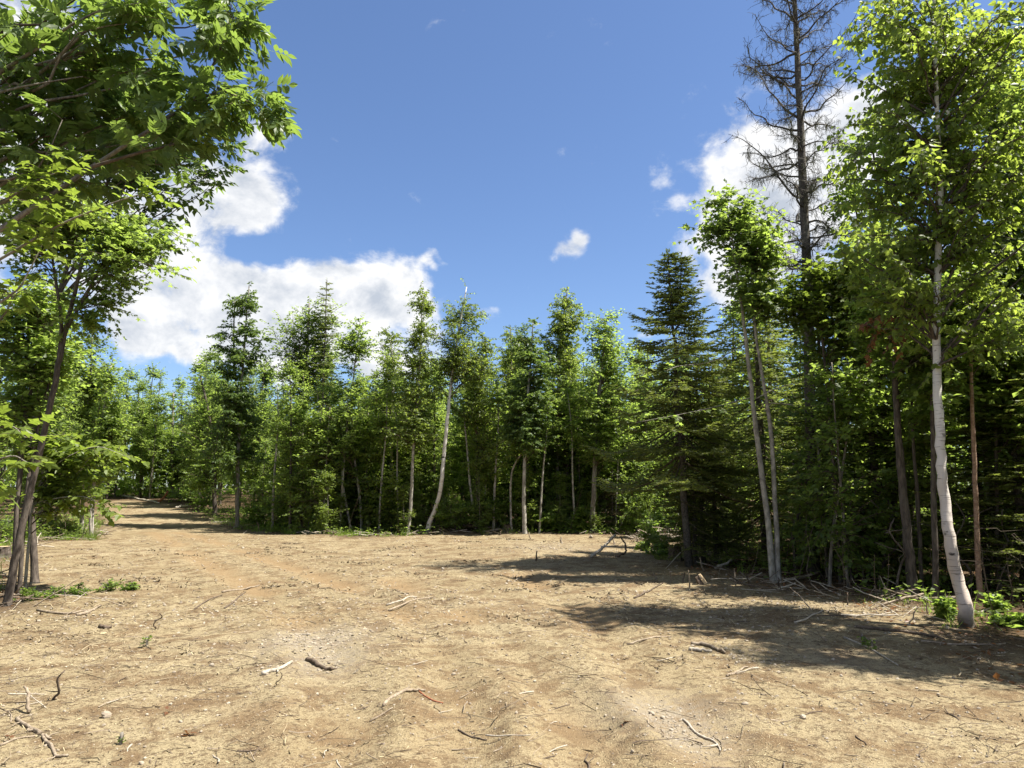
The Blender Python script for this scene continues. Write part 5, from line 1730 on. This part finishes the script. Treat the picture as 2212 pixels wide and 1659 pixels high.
def split_block(label, px, py, tx, ty, w, mat):
    b = ground(px, py)
    Y = b[1]
    root = empty('split_wood', b)
    tag(root, label, 'wood')
    tip = at(tx, ty, Y)
    d = tip - b
    r = w * .5 * Y / FPX
    for k, (ox, oz, ln, rr, m_) in enumerate(((-.6, .0, .85, 1.0, M_STICK_DARK), (.5, .02, 1.0, .75, mat), (-.05, .05, .7, .5, M_STICK))):
        mb = MB()
        o = np.array([ox * r, -.01 * k, oz])
        P = np.stack([b + o - d * .05, b + o + d * ln * .5 + RNG.normal(0, .004, 3), b + o + d * ln])
        tube(mb, P, np.array([rr, rr * .95, rr * .55]) * r, 5, 0, .5, .25)
        mb.build('splinter', m_, root, b)
    return root


split_block('splintered block of split wood with one pale face in front of the spruce row', 1519, 1263, 1507, 1243, 14, M_WOOD_FRESH)

# stones that stand out
for i, (px, py, w, lab) in enumerate(((228, 1552, 26, 'angular pale stone in the left foreground'), (1276, 1163, 15, 'rounded grey boulder alone on the far sand'), (457, 1442, 14, 'flat white stone left of the bleached stick'), (1076, 1570 - 110, 9, 'white pebble right of the dark stick'),
                                      (1408, 1546, 16, 'whitish stone at the left of the gravel streak in the right foreground'), (1432, 1552, 13, 'white stone at the top of the gravel streak'), (1366, 1640, 15, 'pale stone near the bottom right of centre'), (1610, 1530, 15, 'angular white stone right of the gravel streak'),
                                      (1735, 1555, 18, 'pale broken stone at the right below the shade'), (1450, 1575, 11, 'small white stone in the gravel streak'), (305, 1655, 14, 'white pebble at the bottom edge on the left'), (1570, 1185 + 60, 10, 'small pale stone near the split wood'),
                                      (980, 1455, 10, 'white pebble above the middle of the foreground'), (1155, 1470, 10, 'white pebble in the middle of the tyre tracks'), (390, 1562, 10, 'small white pebble right of the angular stone'), (840, 1200, 8, 'pale stone far out on the sand'))):
    stone(px, py, w, lab, i, i * 1.3)
# small stones scattered: alike, not to be told apart
def zone(px, py):
    col = ('far left', 'left of centre', 'in the middle', 'right of centre', 'far right')[min(4, max(0, int(px / 443)))]
    row = 'far out near the trees' if py < 1225 else 'at middle distance' if py < 1360 else 'in near ground' if py < 1510 else 'near the bottom edge'
    return col + ' ' + row


cnt = 0
while cnt < 110:
    px, py = RNG.uniform(20, 2150), 1180 + 470 * RNG.random() ** .7
    g = ground(px, py)
    if clear_sd(g[0:1], g[1:2])[0] < -.2:
        o = stone(px, py, RNG.uniform(5, 10), 'small pale stone lying loose on the sand, ' + zone(px, py), int(RNG.integers(0, 5)), RNG.random() * 6, 'small stones scattered over the clearing')
        cnt += 1

# short sticks scattered: a few shapes, copied
STK = []
for k in range(8):
    mb = MB()
    L = 1.0
    P = wobble_path((-.5, 0, 0), (.5, RNG.normal(0, .08), 0), 7, .014)
    P[:, 1] += RNG.normal(0, .06) * np.cos(P[:, 0] * 3) + RNG.normal(0, .03) * np.sin(P[:, 0] * 9)
    tube(mb, crom(P, 10), np.linspace(.028, .014, 10) * RNG.uniform(.6, 1.2), 5, 0, .5, .2)
    if k % 2:
        s = P[3]
        tube(mb, wobble_path(s, s + np.array([.2, .16 * (-1) ** k, .06]), 4, .06), [.014, .012, .010, .006], 4, 0, .5, .1)
    STK.append(mb.mesh('stick', [(M_STICK, M_STICK_DARK, M_STICK_PALE, M_STICK)[k % 4]], (0, 0, 0), True))
from mathutils import Euler


def scatter_stick(px, py, ln, label, group, k, tilt=None):
    g = ground(px, py)
    o = bpy.data.objects.new('stick', STK[k])
    COL.objects.link(o)
    o.rotation_euler = Euler((RNG.normal(0, .3), RNG.normal(0, .06) if tilt is None else tilt, RNG.random() * 6.28))
    w_ = ln ** .6 * .5 * RNG.uniform(.6, 1.2)
    o.scale = (ln, w_, w_)
    o.location = (g[0], g[1], g[2] + .02 * ln + (abs(math.sin(tilt)) * ln * .4 if tilt else 0))
    return tag(o, label, 'stick', group)


cnt = 0
while cnt < 120:
    px, py = RNG.uniform(0, 2200), 1165 + 490 * RNG.random() ** .8
    g = ground(px, py)
    if clear_sd(g[0:1], g[1:2])[0] < -.1:
        scatter_stick(px, py, RNG.uniform(.08, .30), 'short broken stick lying loose on the sand, ' + zone(px, py), 'short sticks scattered over the clearing', int(RNG.integers(0, 8)))
        cnt += 1
# slash along the edges
cnt = 0
EDGEPX = [((480, 780), (1143, 1160)), ((250, 440), (1074, 1100)), ((1280, 1480), (1165, 1215)), ((1450, 1720), (1225, 1262)), ((1700, 2060), (1255, 1345)), ((1880, 2100), (1295, 1345)), ((20, 260), (1275, 1335)), ((0, 80), (1480, 1560))]
while cnt < 120:
    (x0, x1), (y0, y1) = EDGEPX[cnt % 8]
    scatter_stick(RNG.uniform(x0, x1), RNG.uniform(y0, y1), RNG.uniform(.25, .75) * (.4 if y0 > 1400 else .7 if y0 > 1290 else 1), 'broken branch in the slash ' + ('below the widest maple', 'at the track end', 'by the brush heap', 'below the spruce row', 'before the dead spruce', 'left of the white birch foot', 'by the leafy weeds on the left', 'in the bottom left corner')[cnt % 8], 'broken branches along the clearing edge', int(RNG.integers(0, 8)), RNG.normal(0, .25))
    cnt += 1
# brush heap by the stump
hm = MB()
hb = ground(1445, 1172)
for i in range(150):
    a = RNG.random() * 6.28
    rr = RNG.random() ** .6 * 1.2
    c = hb + np.array([math.cos(a) * rr, math.sin(a) * rr * .6, .05 + .45 * (1 - rr / 1.3) * RNG.random()])
    d = unit(RNG.normal(0, 1, 3) * np.array([1, 1, .35]))
    tube(hm, wobble_path(c - d * .35, c + d * RNG.uniform(.2, .5), 4, .06), [.012, .011, .008, .004], 3, int(RNG.integers(0, 3)), .5, 0, False)
hp = empty('brush_heap', hb)
tag(hp, 'heap of dead brush behind the weathered stump', 'brush heap')
tag(hm.build('tangle', [M_STICK, M_STICK_DARK, M_STICK_PALE], hp, hb), kind='stuff')

# dead leaves
for px, py, w, lab in ((406, 1590, 34, 'curled rusty dead leaf in the left foreground'), (364, 1543, 22, 'crumpled brown dead leaf above the rusty one'), (1345, 1588, 44, 'large crumpled dark brown leaf in the right foreground'), (14, 1606, 20, 'small tan dead leaf by the bottom left corner')):
    g = ground(px, py)
    root = empty('dead_leaf', g)
    tag(root, lab, 'leaf')
    lb = MB()
    s = w * g[1] / FPX
    for q in range(3):
        place(lb, [g + np.array([RNG.normal(0, .15) * s, RNG.normal(0, .15) * s, .012 + .01 * q])], [RNG.normal(0, 1, 3) * np.array([1, 1, .3])], [RNG.normal(0, .5, 3) + np.array([0, 0, 1])], [s * .55], LEAF_MAPLE, 0, .1 + .3 * RNG.random())
    lb.build('blade', [M_DEADLEAF], root, g)
# single green seedlings
for px, py, w, lab in ((259, 1616, .05, 'tiny green seedling in the left foreground'), (318, 1400, .09, 'small seedling on the left sand'), (1885, 1405, .09, 'lone green leaf cluster beside the long pale stick in the shade'), (1868, 1398, .10, 'green seedling under the long straight pale stick')):
    bush('seedling', ground(px, py), w, w * 1.1, dict(SPEC['maple'], n=2, k=3, L=.05), M_SHRUB, lab, 'seedlings on the sand', 2, 4, w * .5, 'seedling')

# ------------------------------------------------------------------ ground litter: gravel and chips, past counting
def clear_points(n, rmin, rmax, power=1.0, az_=(-50, 50), edge=.3):
    out = []
    while len(out) < n:
        a = RNG.uniform(math.radians(az_[0]), math.radians(az_[1]), 6000)
        rr = rmin + (rmax - rmin) * RNG.random(6000) ** power
        x, y = rr * np.sin(a), rr * np.cos(a)
        k = clear_sd(x, y) < edge
        out += list(zip(x[k], y[k]))
    return np.array(out[:n])


OCT = lt([(1, 0, 0), (0, .8, 0), (-1, .1, 0), (0, -.75, 0), (.1, .1, .62), (0, 0, -.5), (.6, .55, .3), (-.6, -.5, .3)],
         [[(0, 6, 4), (6, 1, 4), (1, 2, 4), (2, 7, 4), (7, 3, 4), (3, 0, 4), (0, 1, 6), (2, 3, 7)]])
pm = MB()
p = np.concatenate([clear_points(11000, 3.2, 12, 1.3), clear_points(3500, 10, 27, 1.2)])
den = vnoise(p[:, 0] / .8, p[:, 1] / .8, 51) * .6 + .4 * vnoise(p[:, 0] / .2, p[:, 1] / .2, 52)
p = p[den + RNG.normal(0, .08, len(p)) > .45]
extra = []
for (px, py, r, n) in ((685, 1392, .5, 500), (1445, 1560, .28, 420), (1495, 1600, .22, 260), (640, 1380, .2, 120), (1620, 1420, .3, 160), (1200, 1190, 1.0, 160)):
    fx, fy = flat_xy(px, py)
    extra.append(np.stack([RNG.normal(fx, r * .6, n), RNG.normal(fy, r, n)], 1))
p = np.concatenate([p] + extra)
rr = np.hypot(p[:, 0], p[:, 1])
s = (.0035 + .011 * RNG.random(len(p)) ** 3.2) * np.clip(rr / 5.0, .9, 2.6)
P = np.stack([p[:, 0], p[:, 1], ground_z(p[:, 0], p[:, 1]) + s * .15], 1)
place(pm, P, RNG.normal(0, 1, P.shape) * np.array([1, 1, .2]), RNG.normal(0, .3, P.shape) + np.array([0, 0, 1]), s, OCT, 0, np.clip(RNG.normal(.55, .28, len(p)), 0, 1))
tag(pm.build('gravel', [M_ROCK]), 'loose gravel strewn over the sandy clearing', kind='stuff')

CHIP = lt([(-1, .10, 0), (-1, -.08, .02), (1, -.09, .0), (.9, .12, .05)], [[(0, 1, 2, 3)]])
chm = MB()
p = np.concatenate([clear_points(48000, 3.2, 11, 1.35), clear_points(26000, 9, 28, 1.2, edge=.8)])
den = .5 * vnoise(p[:, 0] / 1.1, p[:, 1] / 1.1, 61) + .5 * vnoise(p[:, 0] / .28, p[:, 1] / .28, 62)
for P_ in RUTS:                                   # wheels pressed the tracks clean and pushed litter to their sides
    d_, s_ = seg_dist(p[:, 0], p[:, 1], P_)
    den = den - .16 * np.exp(-(d_ / .22) ** 2) + .12 * np.exp(-((d_ - .45) / .14) ** 2)
p = p[den + RNG.normal(0, .06, len(p)) > .47]
rr = np.hypot(p[:, 0], p[:, 1])
dk = vnoise(p[:, 0] / .35, p[:, 1] / .35, 63)
s = RNG.uniform(.004, .022, len(p)) * np.clip(rr / 6.0, .8, 2.4)
P = np.stack([p[:, 0], p[:, 1], ground_z(p[:, 0], p[:, 1]) + .004 + .12 * s], 1)
place(chm, P, RNG.normal(0, 1, P.shape) * np.array([1.3, .8, .25]), RNG.normal(0, .4, P.shape) + np.array([0, 0, 1]), s, CHIP, 0, np.clip(RNG.normal(.42, .26, len(p)) - .8 * np.clip(dk - .5, 0, 1), 0, 1))
tag(chm.build('wood_chips', [M_CHIP]), 'wood chips, bark shreds and straw strewn over the sandy clearing', kind='stuff')

# clods of torn soil, root shreds and bark, raked together in patches
cdm = MB()
CLOD = (OCT[0] * np.array([1.7, .75, .6]), OCT[1])
for q in range(120):
    (cx, cy), = clear_points(1, 3.4, 24, 1.1)
    rad_ = RNG.uniform(.12, .45)
    n = int(RNG.integers(14, 40))
    c2 = np.stack([RNG.normal(cx, rad_, n), RNG.normal(cy, rad_ * .5, n)], 1)
    sz = RNG.uniform(.005, .018, n) * min(2.0, max(.8, math.hypot(cx, cy) / 7))
    P = np.stack([c2[:, 0], c2[:, 1], ground_z(c2[:, 0], c2[:, 1]) + sz * .2], 1)
    place(cdm, P, RNG.normal(0, 1, P.shape), RNG.normal(0, 1, P.shape), sz, CLOD, 0, np.clip(RNG.normal(.22, .12, n), 0, 1))
    for j in range(int(RNG.integers(3, 9))):
        b0 = np.array([*c2[j], gz(*c2[j]) + .012])
        a = RNG.random() * 6.28
        tube(cdm, wobble_path(b0, b0 + np.array([math.cos(a), math.sin(a), RNG.normal(.1, .15)]) * RNG.uniform(.06, .3), 4, .12), np.array([.005, .004, .003, .002]) * RNG.uniform(.6, 1.4), 3, 0, RNG.uniform(.05, .5), 0, False)
tag(cdm.build('soil_clods', [M_CHIP]), 'dark clods of torn soil and root shreds in patches on the sand', kind='stuff')

twm = MB()
p = np.concatenate([clear_points(600, 3.3, 11, 1.2), clear_points(600, 9, 27, 1.1, edge=.8), wood_points(500, (12, 55), (8, 22), -.3, lambda x, y, s: s < 3), wood_points(250, (-50, -28), (8, 22), -.3, lambda x, y, s: s < 3), wood_points(250, (-26, 16), (25, 32), -.8, lambda x, y, s: s < 1.5)])
for x, y in p:
    a = RNG.random() * 6.28
    ln = RNG.uniform(.08, .38) * (1 if math.hypot(x, y) < 11 else 1.4)
    b0 = np.array([x, y, gz(x, y) + .008])
    d = np.array([math.cos(a), math.sin(a), RNG.normal(.06, .12)])
    tube(twm, wobble_path(b0, b0 + d * ln, 4, .08), np.linspace(.0036, .0015, 4) * RNG.uniform(.5, 1.3), 3, int(RNG.random() < .6), .5, 0, False)
tag(twm.build('twig_litter', [M_STICK, M_STICK_DARK]), 'thin dead twigs strewn over the ground', kind='stuff')

# fallen leaves under the trees
flm = MB()
p = np.concatenate([wood_points(3200, (12, 60), (7, 22), -.4, lambda x, y, s: s < 6), wood_points(1500, (-60, -28), (8, 30), -.3, lambda x, y, s: s < 4), wood_points(1200, (-26, 16), (25, 34), -.3, lambda x, y, s: s < 5)])
P = np.stack([p[:, 0], p[:, 1], ground_z(p[:, 0], p[:, 1]) + .012], 1)
place(flm, P, RNG.normal(0, 1, P.shape) * np.array([1, 1, .2]), RNG.normal(0, .3, P.shape) + np.array([0, 0, 1]), RNG.uniform(.04, .09, len(P)), LEAF_FAR, 0, RNG.random(len(P)))
tag(flm.build('leaf_litter', [M_DEADLEAF]), 'brown fallen leaves on the forest floor', kind='stuff')
